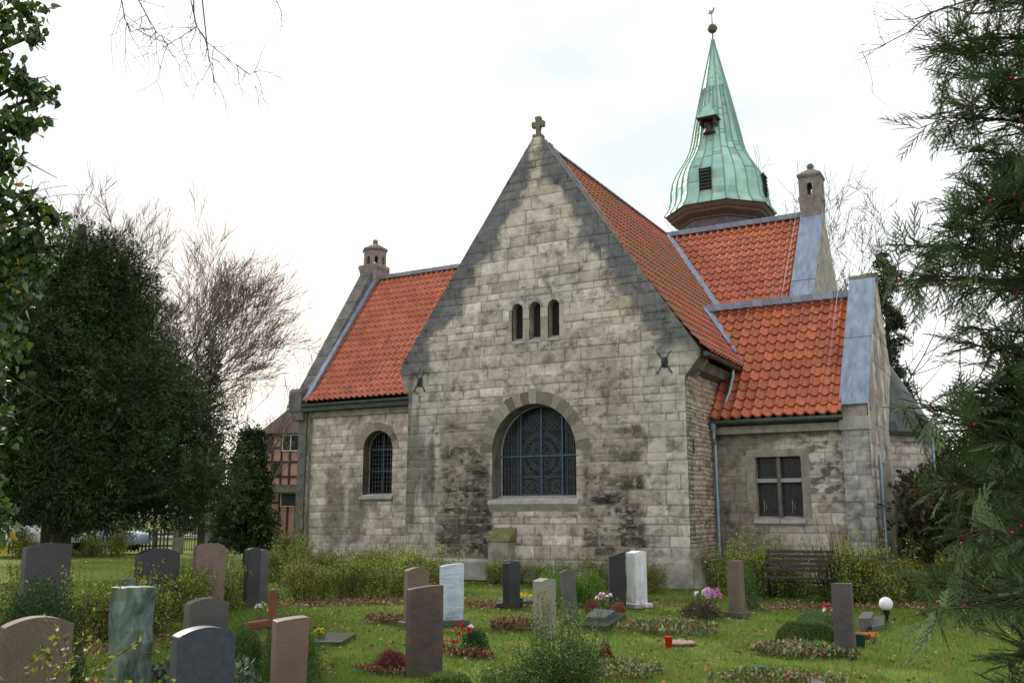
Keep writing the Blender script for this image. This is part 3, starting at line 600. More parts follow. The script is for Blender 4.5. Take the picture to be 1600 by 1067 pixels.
def c_pier(u, v, t, t2, mm, n1):
    N = fbm(u*3+3, v*.5, 97, 4); N2 = fbm(u*4, v*4, 98, 4); c = mixc(np.array([[.34, .325, .305]]).repeat(len(u), 0), (.42, .405, .38), t); c = mixc(c, (.15, .14, .135), ss(.5, .68, N)*.55); c = mixc(c, (.12, .11, .10), ss(.55, .75, N2)*.4)
    return np.clip(c*(1-mm*.4)[:, None]*(.85+.3*n1)[:, None], .01, 1)
masonry('corner_pier', [(-3.98, -.02), (-3.36, -.02), (-3.36, 3.58), (-3.98, 3.58)], [], plane_frame((0, 23.19, 0), (1, 0, 0), (0, 0, 1), (0, -1, 0)), c_pier, church, .03, (.25, .36), (.4, .62), 66)
MB().bb(-3.975, -3.365, 23.21, 23.42, -.02, 3.575).build('corner_pier_core', M['trim'], church)
MB().bb(-4.02, -3.34, 23.13, 23.5, 3.585, 3.90, .015).build('kneeler_stone', M['lightsill'], church)
fE = plane_frame((-3.36, 0, 0), (0, 1, 0), (0, 0, 1), (1, 0, 0))
def c_east(u, v, t, t2, mm, n1):
    c = mixc(MID[None].repeat(len(u), 0)*.9, LITE*.85, t); N2 = fbm(u*3, v*1, 95, 5); c = mixc(c, (.14, .125, .11), ss(.45, .62, N2)*.6)
    return np.clip(c*(1-mm*.5)[:, None]*(.8+.4*n1)[:, None], .01, 1)
ge = [(23.2, 0), (28.6, 0), (28.6, 4.3), (26.35, 7.82), (26.0, 7.82), (23.2, 4.2)]
masonry('vestry_gable_face', ge, [], fE, c_east, church, .05, (.2, .3), (.35, .8), 63)
MB().prism([(-3.95, y, z) for y, z in ge], (.57, 0, 0)).build('vestry_gable', M['trim'], church)
cap_strip(-4.0, -3.34, 23.16, 4.16, 25.98, 7.82, 2)
MB().cyl((-4.02, 26.12, 7.86), (-3.32, 26.12, 7.86), .13, .13, 14).build('gable_roll', simple('lichen_coping', (.17, .165, .12), .9, 0, .35, 6, .4), church, True)
MB().bb(-3.40, -3.10, 24.5, 24.95, -.05, 2.9, .03).build('buttress', M['trim'], church)
MB().path([(-3.22, 23.6, 3.0), (-3.22, 23.6, .1)], .045, 8).build('downpipe', M['zinc'], church, True)
# round apse beside the vestry
AX, AY, AR = -4.15, 28.2, 1.62
fA = lambda u, v, d: np.stack([AX+(AR+d)*np.sin(u/AR), AY-(AR+d)*np.cos(u/AR), v], 1)
masonry('apse_wall', [(-1.0, 0), (5.0, 0), (5.0, 3.7), (-1.0, 3.7)], [], fA, c_east, church, .04, (.18, .28), (.3, .7), 64)
MB().lathe([(AR+.06, 3.55), (AR+.08, 3.72), (.2, 3.74)], (AX, AY, 0), 40).build('eaves_cornice', M['trim'], church)
V = []; Fc = []; C = []; rg = np.random.RandomState(5)
for k in range(13):
    z0_ = 3.8+3.2*k/13; z1_ = z0_+3.2/13+.04; ra = (AR+.22)*(1-k/13.3)+.02; rb = (AR+.22)*(1-(k+1)/13.3); n = 44
    for i in range(n):
        a0 = 2*math.pi*(i+.5*(k % 2))/n; a1 = a0+2*math.pi/n*.97; q = len(V)
        for a, rr, z in ((a0, ra, z0_), (a1, ra, z0_), (a1, rb, z1_), (a0, rb, z1_)): V.append((AX+rr*math.cos(a), AY+rr*math.sin(a), z))
        Fc.append((q, q+1, q+2, q+3)); C += [np.array([.055, .065, .06])*rg.uniform(.6, 1.4)]*4
np_mesh('apse_roof', np.array(V), np.array(Fc), M['slate'], np.array(C), church)
MB().lathe([(AR+.22, 3.70), (AR+.25, 3.80), (AR+.17, 3.80)], (AX, AY, 0), 40).build('gutter', M['gutter'], church)
MB().path([(AX+AR+.1, AY-.5, 3.7), (AX+AR+.1, AY-.5, .1)], .045, 8).build('downpipe', M['zinc'], church, True)
# remaining body of the church, behind what the camera sees
MB().bb(-14.95, -7.15, 24.5, 42, 0, 5.4).bb(-24.2, -6.1, 27.8, 35.2, 0, 5.6).bb(-8.0, -3.9, 23.75, 28.5, 0, 3.9).build('nave_body', M['mortar'], church)
# bell turret: drum, timber cornice and copper spire
TX, TY = -11.0, 38.3
def octo(rr, z, k=8, off=22.5): return [(TX+rr*math.sin(R(off+45*i)), TY-rr*math.cos(R(off+45*i)), z) for i in range(8)]
def octo_solid(name, prof, m):
    b = MB(); rings = [[b.bm.verts.new(p) for p in octo(r_, z_)] for r_, z_ in prof]
    for a, c in zip(rings[:-1], rings[1:]):
        for i in range(8): b.bm.faces.new((a[i], a[(i+1) % 8], c[(i+1) % 8], c[i]))
    b.bm.faces.new(rings[0]); b.bm.faces.new(rings[-1]); return b.build(name, m, church)
turret = octo_solid('turret_drum', [(1.72, 8), (1.72, 13.7), (1.80, 13.75), (1.80, 13.85)], simple('dark_slate_cladding', (.085, .08, .085), .7, 0, .4, 5, .4))
octo_solid('turret_cornice', [(1.80, 13.80), (2.10, 13.95), (2.14, 14.05), (2.20, 14.07), (2.30, 14.22), (2.28, 14.27), (1.5, 14.3)], simple('brown_cornice_boards', (.10, .068, .05), .75, 0, .3, 6, .3))
prof = [(2.36, 14.26), (2.34, 14.34), (2.14, 14.62), (2.06, 14.95), (2.05, 15.3), (1.96, 15.75), (1.80, 16.12), (1.58, 16.48), (1.34, 16.85), (1.18, 17.2), (1.08, 17.6), (.98, 18.15), (.78, 19.1), (.57, 20.05), (.34, 21.05), (.10, 22.1), (.04, 22.45)]
V = []; Fq = []; C = []; rg = np.random.RandomState(9); PZ = [p[1] for p in prof]
def addq(p, c):
    k = len(V); V.extend(p); Fq.append(tuple(range(k, k+4))); C.extend([c]*4)
CU = np.array([.33, .55, .475])
ns = 3
for f in range(8):
    a0, a1 = R(22.5+45*f), R(67.5+45*f)
    for s in range(ns):
        nsheet = [14.26]+sorted(rg.uniform(14.9, 22, 9).tolist())+[23]
        tones = rg.uniform(.82, 1.18, 12)
        for (ra, za), (rb, zb_) in zip(prof[:-1], prof[1:]):
            c = CU*tones[min(np.searchsorted(nsheet, (za+zb_)/2), 11)]
            if rg.rand() < .05: c = c*.7
            pts = []
            for rr, z_, tt in ((ra, za, s/ns), (ra, za, (s+1)/ns), (rb, zb_, (s+1)/ns), (rb, zb_, s/ns)):
                p0_ = np.array([math.sin(a0), -math.cos(a0)]); p1_ = np.array([math.sin(a1), -math.cos(a1)]); p_ = (p0_*(1-tt)+p1_*tt)*rr; pts.append((TX+p_[0], TY+p_[1], z_))
            addq(pts, c)
spire = np_mesh('copper_spire', np.array(V), np.array(Fq), M['copper'], np.array(C), church)
# standing seams
V = []; Fq = []; C = []
def seam(tt, f, wid, hgt, upto=99):
    a0, a1 = R(22.5+45*f), R(67.5+45*f); p0_ = np.array([math.sin(a0), -math.cos(a0)]); p1_ = np.array([math.sin(a1), -math.cos(a1)]); am = (a0+a1)/2; nn = np.array([math.sin(am), -math.cos(am)]) if 0 < tt < 1 else p0_; side = np.array([-nn[1], nn[0]])
    for (ra, za), (rb, zb_) in zip(prof[:-1], prof[1:]):
        if za > upto: break
        A = (p0_*(1-tt)+p1_*tt)*ra; B = (p0_*(1-tt)+p1_*tt)*rb
        for s in (-1, 1):
            addq([(TX+A[0]+side[0]*wid*s, TY+A[1]+side[1]*wid*s, za), (TX+A[0]+nn[0]*hgt, TY+A[1]+nn[1]*hgt, za), (TX+B[0]+nn[0]*hgt, TY+B[1]+nn[1]*hgt, zb_), (TX+B[0]+side[0]*wid*s, TY+B[1]+side[1]*wid*s, zb_)], CU*.62)
for f in range(8):
    seam(0, f, .03, .045)
    for s in range(1, ns): seam(s/ns, f, .022, .05, 20)
# horizontal sheet joints
for f in range(8):
    for s in range(ns):
        for z_ in sorted(rg.uniform(15.2, 21.5, 7)):
            rr = np.interp(z_, PZ, [p[0] for p in prof]); a0, a1 = R(22.5+45*f), R(67.5+45*f); p0_ = np.array([math.sin(a0), -math.cos(a0)]); p1_ = np.array([math.sin(a1), -math.cos(a1)])
            A = (p0_*(1-s/ns)+p1_*s/ns)*(rr+.012); B = (p0_*(1-(s+1)/ns)+p1_*(s+1)/ns)*(rr+.012)
            addq([(TX+A[0], TY+A[1], z_), (TX+B[0], TY+B[1], z_), (TX+B[0], TY+B[1], z_+.03), (TX+A[0], TY+A[1], z_+.03)], CU*.5)
np_mesh('standing_seam', np.array(V), np.array(Fq), M['copper'], np.array(C), spire)
for ax in range(4):                                            # louvred sound openings
    nx, ny = [(0, -1), (1, 0), (0, 1), (-1, 0)][ax]; tx_, ty_ = -ny, nx; rot = Matrix.Rotation(math.atan2(nx, -ny), 3, 'Z')
    o = Vector((TX+nx*1.87, TY+ny*1.87, 15.32)); b = MB(); sh = Vector((-tx_, -ty_, 0))*0
    lv = MB().box(o, (.46, .22, .86), rot).build('louvre_opening', M['board'], church)
    for k in range(6): b.box(o+Vector((nx*.12, ny*.12, -.36+.145*k)), (.40, .16, .02), rot @ Matrix.Rotation(R(35), 3, 'X'))
    b.build('louvre_slat', simple('louvre_slat_metal', (.07, .10, .09), .6, .2), lv)
    MB().box(o+Vector((tx_*.23+nx*.1, ty_*.23+ny*.1, 0)), (.05, .06, .96), rot).box(o+Vector((-tx_*.23+nx*.1, -ty_*.23+ny*.1, 0)), (.05, .06, .96), rot).box(o+Vector((nx*.1, ny*.1, .43)), (.5, .06, .05), rot).box(o+Vector((nx*.1, ny*.1, -.43)), (.5, .06, .05), rot).build('louvre_frame', M['iron'], lv)
b = MB(); y = TY-1.45                                          # canopy and bell on the front face
ap = (TX, TY-.78, 19.05)
b.prism([(TX-.42, y, 18.28), (TX+.42, y, 18.28), (TX+.02, y+.32, 19.0), (TX-.02, y+.32, 19.0)], (0, .75, 0)); cp = b.build('bell_canopy', simple('canopy_copper', (.28, .52, .44), .6, .1, .2, 4, .1), church)
MB().bb(TX-.44, TX+.44, y-.02, y+.8, 18.22, 18.275).build('canopy_soffit', M['soffit'], cp)
for s_ in (-1, 1): MB().bb(TX+s_*.3-.03, TX+s_*.3+.03, y+.05, y+.75, 17.95, 18.22).build('canopy_bracket', M['soffit'], cp)
MB().lathe([(.27, 17.62), (.25, 17.68), (.18, 17.82), (.15, 18.02), (.08, 18.12), (.03, 18.22)], (TX, y+.34, 0), 18).build('bell', simple('bell_bronze', (.065, .05, .045), .5, .6, .3, 8, .1), church, True)
MB().cyl((TX, TY, 22.3), (TX, TY, 23.75), .035, .018, 8).build('spire_rod', M['gutter'], church)
bl_ = MB().ball((TX, TY, 22.98), .215, 20, 14).cyl((TX, TY, 22.96), (TX, TY, 23.0), .225, .225, 20).build('spire_ball', simple('aged_copper_ball', (.11, .14, .10), .55, .4, .35, 6, .1), church, True)
b = MB(); hen = [(-.16, 0), (-.10, .10), (-.14, .22), (-.05, .14), (.04, .15), (.07, .25), (.12, .27), (.15, .22), (.12, .13), (.08, .02), (.02, -.03), (-.08, -.03)]
b.prism([(TX+x, TY-.01, 23.72+z) for x, z in hen], (0, .02, 0)); b.build('weather_vane', simple('vane_metal', (.22, .27, .22), .5, .3), church)
# lantern pinnacles on the transept gables
def pinnacle(cx, cy, z0, w_, zo0, zo1, zc, m, octa=False):
    h = w_/2; root = MB()
    root.prism([(cx-h*.86, cy-h*.86, z0-.5), (cx-h*.95, cy-h*.95, zo0-.28), (cx-h*1.1, cy-h*1.1, zo0-.18), (cx-h*1.1, cy-h*1.1, zo0-.08), (cx-h, cy-h, zo0-.02), (cx+h, cy-h, zo0-.02), (cx+h*1.1, cy-h*1.1, zo0-.08), (cx+h*1.1, cy-h*1.1, zo0-.18), (cx+h*.95, cy-h*.95, zo0-.28), (cx+h*.86, cy-h*.86, z0-.5)], (0, w_*.98, 0), .03)
    pin = root.build('pinnacle', m, church)
    b = MB(); n = 8 if octa else 4; rr = h/math.cos(math.pi/n); r_o = .085*w_/.7 if not octa else .075
    for i in range(n):
        a = 2*math.pi*i/n-math.pi/2; nx, ny = math.cos(a), math.sin(a); tx_, ty_ = -ny, nx; hw = h*math.tan(math.pi/n)-.003; th = .13
        zs_ = zo1-r_o; arc = [(r_o*math.cos(t), zs_+r_o*math.sin(t)) for t in np.linspace(0, math.pi, 9)]
        def P(s, z, d): return (cx+nx*(h-d)+tx_*s, cy+ny*(h-d)+ty_*s, z)
        for s in (-1, 1): b.prism([P(s*hw, zo0-.02, 0), P(s*r_o, zo0-.02, 0), P(s*r_o, zs_, 0), P(s*hw, zs_, 0)], (-nx*th, -ny*th, 0))
        pts = [(hw, zs_), (hw, zc), (-hw, zc), (-hw, zs_)]+[p for p in arc[::-1]]
        b.prism([P(s, z, 0) for s, z in pts], (-nx*th, -ny*th, 0))
    b.build('pinnacle_lantern', m, pin)
    b = MB(); k = 8 if octa else 4; off = math.pi/k
    def ring(r_, z_): return [b.bm.verts.new((cx+r_/math.cos(math.pi/k)*math.cos(2*math.pi*i/k+off), cy+r_/math.cos(math.pi/k)*math.sin(2*math.pi*i/k+off), z_)) for i in range(k)]
    rs = [ring(h*1.02, zc-.02), ring(h*1.12, zc+.05), ring(h*1.1, zc+.12), ring(h*.8, zc+.2), ring(h*.5, zc+.29), ring(h*.28, zc+.34), ring(h*.22, zc+.38)]
    for a, c in zip(rs[:-1], rs[1:]):
        for i in range(k): b.bm.faces.new((a[i], a[(i+1) % k], c[(i+1) % k], c[i]))
    b.bm.faces.new(rs[0]); b.bm.faces.new(rs[-1]); b.ball((cx, cy, zc+.46), .12, 14, 10); b.build('pinnacle_cap', simple('pinnacle_cap_stone', (.17, .155, .12), .9, 0, .4, 7, .5), pin)
pst = simple('pinnacle_stone', (.215, .19, .17), .9, 0, .4, 5, .6)
pinnacle(-5.84, 31.3, 11.5, .70, 12.12, 12.52, 12.72, pst)
pinnacle(-24.1, 31.35, 11.75, .92, 12.12, 12.45, 12.72, pst, True)
MB().cyl((-6.25, 31.3, 11.6), (-6.25, 31.3, 13.4), .008, .008, 6).build('lightning_rod', M['iron'], church)
MB().path([(-6.35, 31.25, 11.68), (-6.42, 29.2, 8.9), (-6.45, 27.4, 6.6)], .007, 5).build('lightning_cable', M['lead'], church)
MB().path([(-4.3, 26.0, 7.7), (-4.33, 23.3, 4.45)], .007, 5).build('lightning_cable', M['lead'], church)

church.location = (XC, YF, 0)
for o_ in church.children: o_.location = Vector(o_.location)-Vector((XC, YF, 0))

# ------------------------------------------------------------------ plants
def unit(a): return a/np.maximum(np.linalg.norm(a, axis=-1, keepdims=True), 1e-9)
def leaf_cards(P, L, W, rng, cols, Dr=None, jit=.9):
    """one folded leaf (two quads sharing the midrib) or a rhombus at each point"""
    n = len(P); d = rng.normal(size=(n, 3)); d = unit(d) if Dr is None else unit(Dr+rng.normal(size=(n, 3))*jit)
    s = unit(np.cross(d, rng.normal(size=(n, 3)))); L = (np.ones(n)*L*rng.uniform(.7, 1.25, n))[:, None]; W = (np.ones(n)*W*rng.uniform(.7, 1.25, n))[:, None]
    nn = np.cross(d, s)
    V = np.stack([P, P+d*L*.5+s*W*.5+nn*W*.12, P+d*L, P+d*L*.45-s*W*.5+nn*W*.12], 1).reshape(-1, 3)
    F_ = np.arange(4*n).reshape(n, 4); return V, F_, np.repeat(cols, 4, 0)
def big_leaves(P, L, W, rng, cols, Dr=None, jit=.6):
    n = len(P); d = unit((Dr if Dr is not None else 0)+rng.normal(size=(n, 3))*jit); s = unit(np.cross(d, rng.normal(size=(n, 3)))); nn = np.cross(d, s)
    L = (L*rng.uniform(.65, 1.2, n))[:, None]; W = (W*rng.uniform(.75, 1.15, n))[:, None]
    pts = [P, P+d*L*.18+s*W*.48+nn*W*.16, P+d*L*.55+s*W*.36+nn*W*.12, P+d*L, P+d*L*.55-s*W*.36+nn*W*.12, P+d*L*.18-s*W*.48+nn*W*.16]
    V = np.stack(pts, 1).reshape(-1, 3); b = np.arange(n)[:, None]*6
    return V, np.concatenate([b+np.array([[0, 1, 2, 3]]), b+np.array([[0, 3, 4, 5]])]), np.repeat(cols, 6, 0)
def pick(rng, n, pal, w=None, var=.3):
    pal = np.array(pal); i = rng.choice(len(pal), n, p=None if w is None else np.array(w)/np.sum(w)); return np.clip(pal[i]*rng.uniform(1-var, 1+var, (n, 1))*rng.uniform(.93, 1.07, (n, 3)), .002, 1)
def tubes(name, segs, m, parent, sides=5):
    S = np.array(segs, float).reshape(-1, 8); p0 = S[:, :3]; p1 = S[:, 3:6]; r0 = S[:, 6:7]; r1 = S[:, 7:8]; d = unit(p1-p0)
    a = unit(np.cross(d, np.where(np.abs(d[:, 2:3]) > .9, [[1., 0, 0]], [[0, 0, 1.]]))); b = np.cross(d, a); V = []
    for k in range(sides):
        t = 2*math.pi*k/sides; V.append(p0+(a*math.cos(t)+b*math.sin(t))*r0)
    for k in range(sides):
        t = 2*math.pi*k/sides; V.append(p1+d*r1*.3+(a*math.cos(t)+b*math.sin(t))*r1)
    n = len(S); V = np.stack(V, 1).reshape(-1, 3); base = np.arange(n)[:, None]*2*sides
    F_ = np.concatenate([base+np.array([[k, (k+1) % sides, sides+(k+1) % sides, sides+k]]) for k in range(sides)]); return np_mesh(name, V, F_, m, None, parent, True)
def grow(rnd, p, d, L, r, lvl, segs, tips, nseg=6, up=.08, wob=.22, kids=(3, 5), ang=(25, 50), ratio=.62, rmin=.004, first=.3):
    p = Vector(p); d = Vector(d).normalized(); st = L/nseg; rr = r; spawn = []
    nk = rnd.randint(*kids) if lvl > 0 else 0; at = sorted(rnd.uniform(first, .98) for _ in range(nk))
    for i in range(nseg):
        d = (d+Vector((rnd.gauss(0, wob), rnd.gauss(0, wob), rnd.gauss(0, wob)+up))).normalized(); q = p+d*st; r2 = max(r*(1-.72*(i+1)/nseg), rmin)
        segs.append((*p, *q, rr, r2))
        while at and at[0] <= (i+1)/nseg: at.pop(0); spawn.append((q.copy(), d.copy(), r2))
        p = q; rr = r2
    tips.append((tuple(p), tuple(d)))
    for q, dd, r_ in spawn:
        a = R(rnd.uniform(*ang)); ax = dd.cross(Vector((rnd.gauss(0, 1), rnd.gauss(0, 1), rnd.gauss(0, 1)))).normalized()
        grow(rnd, q, Matrix.Rotation(a, 3, ax) @ dd, L*ratio*rnd.uniform(.75, 1.2), max(r_*.75, rmin), lvl-1, segs, tips, max(3, nseg-1), up, wob, kids, ang, ratio, rmin, first)
def bare_tree(label, loc, H, seed, trunk_r=.25, levels=5, up=.05, kids=(4, 6), spread=(22, 48), lean=(0, 0), rmin=.012, fork=.18, nst=7, wob=.13, mt=48, ratio=.55, first=.25):
    t = empty('bare_tree', loc); tag(t, label, 'tree', 'bare trees behind the churchyard'); rnd = random.Random(seed); tr = []; segs = []; tips = []
    z = H*fork; tr = [(0, 0, -.1, lean[0]*z*.5, lean[1]*z*.5, z*.5, trunk_r, trunk_r*.85), (lean[0]*z*.5, lean[1]*z*.5, z*.5, lean[0]*z, lean[1]*z, z, trunk_r*.85, trunk_r*.75)]
    for k in range(nst):
        a = 2*math.pi*k/nst+rnd.uniform(-.3, .3); tilt = R(rnd.uniform(8, mt)); d = (math.cos(a)*math.sin(tilt), math.sin(a)*math.sin(tilt), math.cos(tilt))
        grow(rnd, (lean[0]*z, lean[1]*z, z-rnd.uniform(0, .25)*z), d, (H-z)*rnd.uniform(.62, .78), trunk_r*.45, levels, segs, tips, 7, up, wob, kids, spread, ratio, rmin, first)
    tubes('trunk', tr, M['bark'], t, 9); tubes('limbs', segs, M['twig'], t, 3); return t
def in_lobes(rng, lobes, n, shell=.55):
    L = np.array(lobes, float); w = (L[:, 3]*L[:, 4]*L[:, 5])**.67; i = rng.choice(len(L), n, p=w/w.sum()); d = unit(rng.normal(size=(n, 3))); r = rng.uniform(shell, 1.05, n)[:, None]
    return L[i, :3]+d*r*L[i, 3:6], unit(d/L[i, 3:6])
def sprays(rng, C, Dr, k, ln, leafL, leafW, pal, w, var=.3, drp=.15, cvar=.35):
    n = len(C); t = rng.uniform(0, 1, (n, k, 1)); D_ = unit(Dr+np.array([0, 0, -drp])+rng.normal(size=(n, 3))*.35); side = unit(np.cross(D_, rng.normal(size=(n, 3))))
    P = C[:, None]+D_[:, None]*t*ln+side[:, None]*rng.normal(size=(n, k, 1))*(1-t*.8)*ln*.22+rng.normal(size=(n, k, 3))*ln*.04
    dd = unit(D_[:, None]+side[:, None]*rng.choice([-1, 1], (n, k, 1))*.8+rng.normal(size=(n, k, 3))*.25)
    cc = pick(rng, n, pal, w, cvar)[:, None, :]*rng.uniform(1-var, 1+var, (n, k, 1))
    return leaf_cards(P.reshape(-1, 3), leafL, leafW, rng, cc.reshape(-1, 3), dd.reshape(-1, 3), .15)
def merge(parts):
    V = []; F_ = []; C = []; o = 0
    for v, f, c in parts: V.append(v); F_.append(f+o); C.append(c); o += len(v)
    return np.concatenate(V), np.concatenate(F_), np.concatenate(C)
def lobe_px(px, py, d, rpx, rz=None, flat=1.0):
    r = ray(px, py); h = math.hypot(r[0], r[1]); p = CAM+r/h*d; q = rpx/1497.0*d; return (*p, q, q*flat, (rz or rpx)/1497.0*d)
# prototype shrubs: a dense lower body with whippy upright shoots
def make_shrub(seed, w_=.62, h_=.58, tall=1.28, pal=((.15, .27, .035), (.31, .39, .055), (.50, .45, .08), (.26, .11, .035)), wts=(5, 4, 2.5, .8), nst=44, dens=70, body=3200, leaf=.037, dn=.6, spread=.5, lm=False, gap=.43):
    rng = np.random.RandomState(seed); rnd = random.Random(seed); segs = []; P = []; CC = []
    for k in range(nst):
        x, y = rng.normal(0, w_*.42, 2); p = Vector((x*spread, y*spread, 0)); H = rng.uniform(h_*.8, tall); d = Vector((x*.55, y*.55, 1)).normalized(); n = 6
        for i in range(n):
            d = (d+Vector((rng.normal(0, .09), rng.normal(0, .09), .02))).normalized(); q = p+d*H/n; segs.append((*p, *q, .0045*(1-i/n)+.0015, .0045*(1-(i+1)/n)+.001))
            m = int(dens/n*rng.uniform(.5, 1.3)*(1.35-.12*i)) if i > 0 else 3; t = rng.rand(m, 1); pp = np.array(p)+np.array(q-p)*t+rng.normal(0, .028, (m, 3)); P.append(pp); p = q
    P = np.concatenate(P); c1 = pick(rng, len(P), pal, wts); 
    th = rng.uniform(0, 2*math.pi, body); rr = np.sqrt(rng.rand(body))*w_*dn*1.15; z = rng.rand(body)**.8*h_*(.75+.35*vn(np.cos(th)*2+5, np.sin(th)*2+rr*3, seed))
    B = np.stack([rr*np.cos(th), rr*np.sin(th), z+.03], 1); c2 = pick(rng, body, lm or ((.10, .18, .03), (.18, .055, .03), (.26, .33, .055), (.10, .075, .03)), (6, 1.8, 3, 1.6)); 
    Q = np.concatenate([P, B]); CQ = np.concatenate([c1, c2]); gq = .5*fbm(Q[:, 0]*5+11, Q[:, 2]*5+3, seed, 3)+.5*fbm(Q[:, 1]*5+7, Q[:, 2]*4+9, seed+4, 3); kq = gq > gap+.10*rng.rand(len(Q)); Q, CQ, gq = Q[kq], CQ[kq], gq[kq]
    return segs, leaf_cards(Q, leaf*rng.uniform(.7, 1.25, len(Q)), leaf*.62, rng, CQ)
def shrub(seed, label, group, cat='shrub', **kw):
    t = empty('shrub'); tag(t, label, cat, group); s, (V, F_, C) = make_shrub(seed, **kw); tubes('stems', s, M['stem'], t, 3); np_mesh('foliage', V, F_, M['leaf'], C, t); return t
def sprig_bush(name, label, p, seed, **kw):
    t = empty(name, tuple(p)); tag(t, label, 'bush'); s, (V, F_, C) = make_shrub(seed, **kw); tubes('stems', s, M['stem'], t, 3); np_mesh('foliage', V, F_, M['leaf'], C, t); return t

# ------------------------------------------------------------------ hedge shrubs
protos = [shrub(101, None, None), shrub(102, None, None, tall=1.1, wts=(4, 5, 3, .5)), shrub(103, None, None, tall=1.35, nst=55), shrub(104, None, None, tall=.95, h_=.8, wts=(3, 4, 2, 3), body=4200)]
ORD = ['leftmost', 'second', 'third', 'fourth', 'fifth', 'sixth', 'seventh', 'eighth', 'ninth']
used_p = set(); rs = random.Random(77)
def place_shrub(k, p, rz, sc, label, group, sz=1.0):
    o = protos[k] if k not in used_p else copy_tree(protos[k]); used_p.add(k)
    o.location = (p[0], p[1], -.02); o.rotation_euler = (0, 0, rz); o.scale = (sc, sc, sc*sz); tag(o, label, 'shrub', group)
def row(pa, pb, n, sc, label, group, ks=(0, 1, 2, 3), jit=.18, sz=1.0):
    a = np.array(pa[:2]); b = np.array(pb[:2])
    for i in range(n):
        p = a+(b-a)*(i+.5)/n+np.array([rs.gauss(0, jit), rs.gauss(0, jit)]); place_shrub(rs.choice(ks), p, rs.uniform(0, 6.28), sc*rs.uniform(.85, 1.12), ((ORD[i]+' from the left, ' if i else 'leftmost, ') if i < n-1 else 'rightmost, ')+label, group, sz)
row(G(425, 905), G(690, 922), 9, 1.08, 'whippy yellow-green shrub of the back hedge below the left transept', 'hedge shrubs below the left transept')
row(G(455, 938), G(650, 928), 6, .9, 'brown-stemmed shrub in the front hedge left of the brown headstone', 'front shrubs of the hedge below the left transept', (0, 3), .12)
row((-12.0, 20.45), (-7.9, 20.5), 7, .85, 'small thin shrub at the foot of the gable wall', 'shrubs at the foot of the gable wall', (0, 1, 2), .1)
place_shrub(3, G(1020, 925), 1, .75, 'brown-leaved shrub beside the tall white marble stone at the gable corner', None)
row(G(1100, 916), G(1172, 918), 2, 1.15, 'green shrub left of the bench below the zinc downpipe', 'shrubs left of the bench', (0, 2))
row((-5.6, 20.3), (-2.6, 19.6), 6, 1.25, 'tall loose shrub behind the bench below the vestry', 'shrubs behind the bench', (0, 1, 2), .2)
row(G(1310, 938), G(1450, 935), 5, 1.1, 'green and rusty shrub right of the bench', 'shrubs right of the bench', (0, 2, 3))
row(G(1460, 930), (1.5, 19.5), 4, 1.15, 'dense shrub at the right edge behind the berried yew', 'shrubs behind the berried yew', (2, 3))
row(G(105, 1008), G(235, 985), 4, .88, 'dark red-green hedge shrub left of the rough green stele', 'hedge shrubs left of the green stele', (3, 3, 0), .1, 1.0)
row(G(262, 975), G(380, 935), 5, .95, 'hedge shrub in front of the black and reddish headstones', 'hedge shrubs in front of the arched headstones', (0, 3, 2), .12, .97)
row(G(0, 985), G(60, 960), 2, 1.15, 'dark leafy shrub at the left edge below the grey slanted headstone', 'dark shrubs at the left edge', (3, 0))
def clump(name, label, cat, p, rx, ry, h, n, leaf, pal, wts=None, seed=0, lw=.55, dome=True, group=None, up=.6, m='leaf', z0=0.0, tight=False):
    """a low plant: leaves through a dome (or a flat mat) standing on the ground, each on a short stalk"""
    rng = np.random.RandomState(seed+int(abs(p[0])*97+abs(p[1])*31)); d = unit(rng.normal(size=(n, 3))); d[:, 2] = np.abs(d[:, 2]); r = rng.uniform(.35, 1.0, n)**.5 if not tight else rng.uniform(.86, 1.0, n)
    P = d*r[:, None]*np.array([rx, ry, h]); lump = .8+.4*vn(P[:, 0]/max(rx, .01)*2.3+7, P[:, 1]/max(ry, .01)*2.3+3, seed); P *= (lump if not tight else .93+.14*(lump-.8))[:, None]
    if tight: P[:, 2] = np.minimum(P[:, 2]*1.25, h*(.92+.08*rng.rand(n)))
    if not dome:
        th = rng.uniform(0, 2*math.pi, n); rr = np.sqrt(rng.rand(n))*(.75+.5*vn(np.cos(th)*2+9, np.sin(th)*2+9, seed)); P = np.stack([rx*rr*np.cos(th), ry*rr*np.sin(th), h*rng.rand(n)*(1-.5*rr**2)], 1)
    P[:, 2] += z0+.005; V, F_, C = leaf_cards(P, leaf, leaf*lw, rng, pick(rng, n, pal, wts), d*.6+np.array([0, 0, up]), .7)
    ns = 14; segs = []
    for k in range(ns):
        q = P[rng.randint(n)]; segs.append((q[0]*.2, q[1]*.2, z0, q[0]*.8, q[1]*.8, q[2]*.8, .006, .003))
    t = empty(name, (p[0], p[1], 0)); tag(t, label, cat, group); np_mesh('foliage', V, F_, M[m], C, t); tubes('stems', segs, M['stem'], t, 3); return t
BOX = ((.055, .11, .022), (.09, .16, .03), (.15, .22, .05)); PALE = ((.07, .13, .03), (.11, .19, .045), (.20, .27, .10), (.30, .33, .17), (.07, .10, .03), (.24, .11, .05), (.16, .07, .035))
BRN = ((.16, .075, .04), (.24, .12, .06), (.09, .045, .03), (.30, .17, .09)); LIME = ((.12, .22, .03), (.16, .28, .05), (.08, .15, .03))
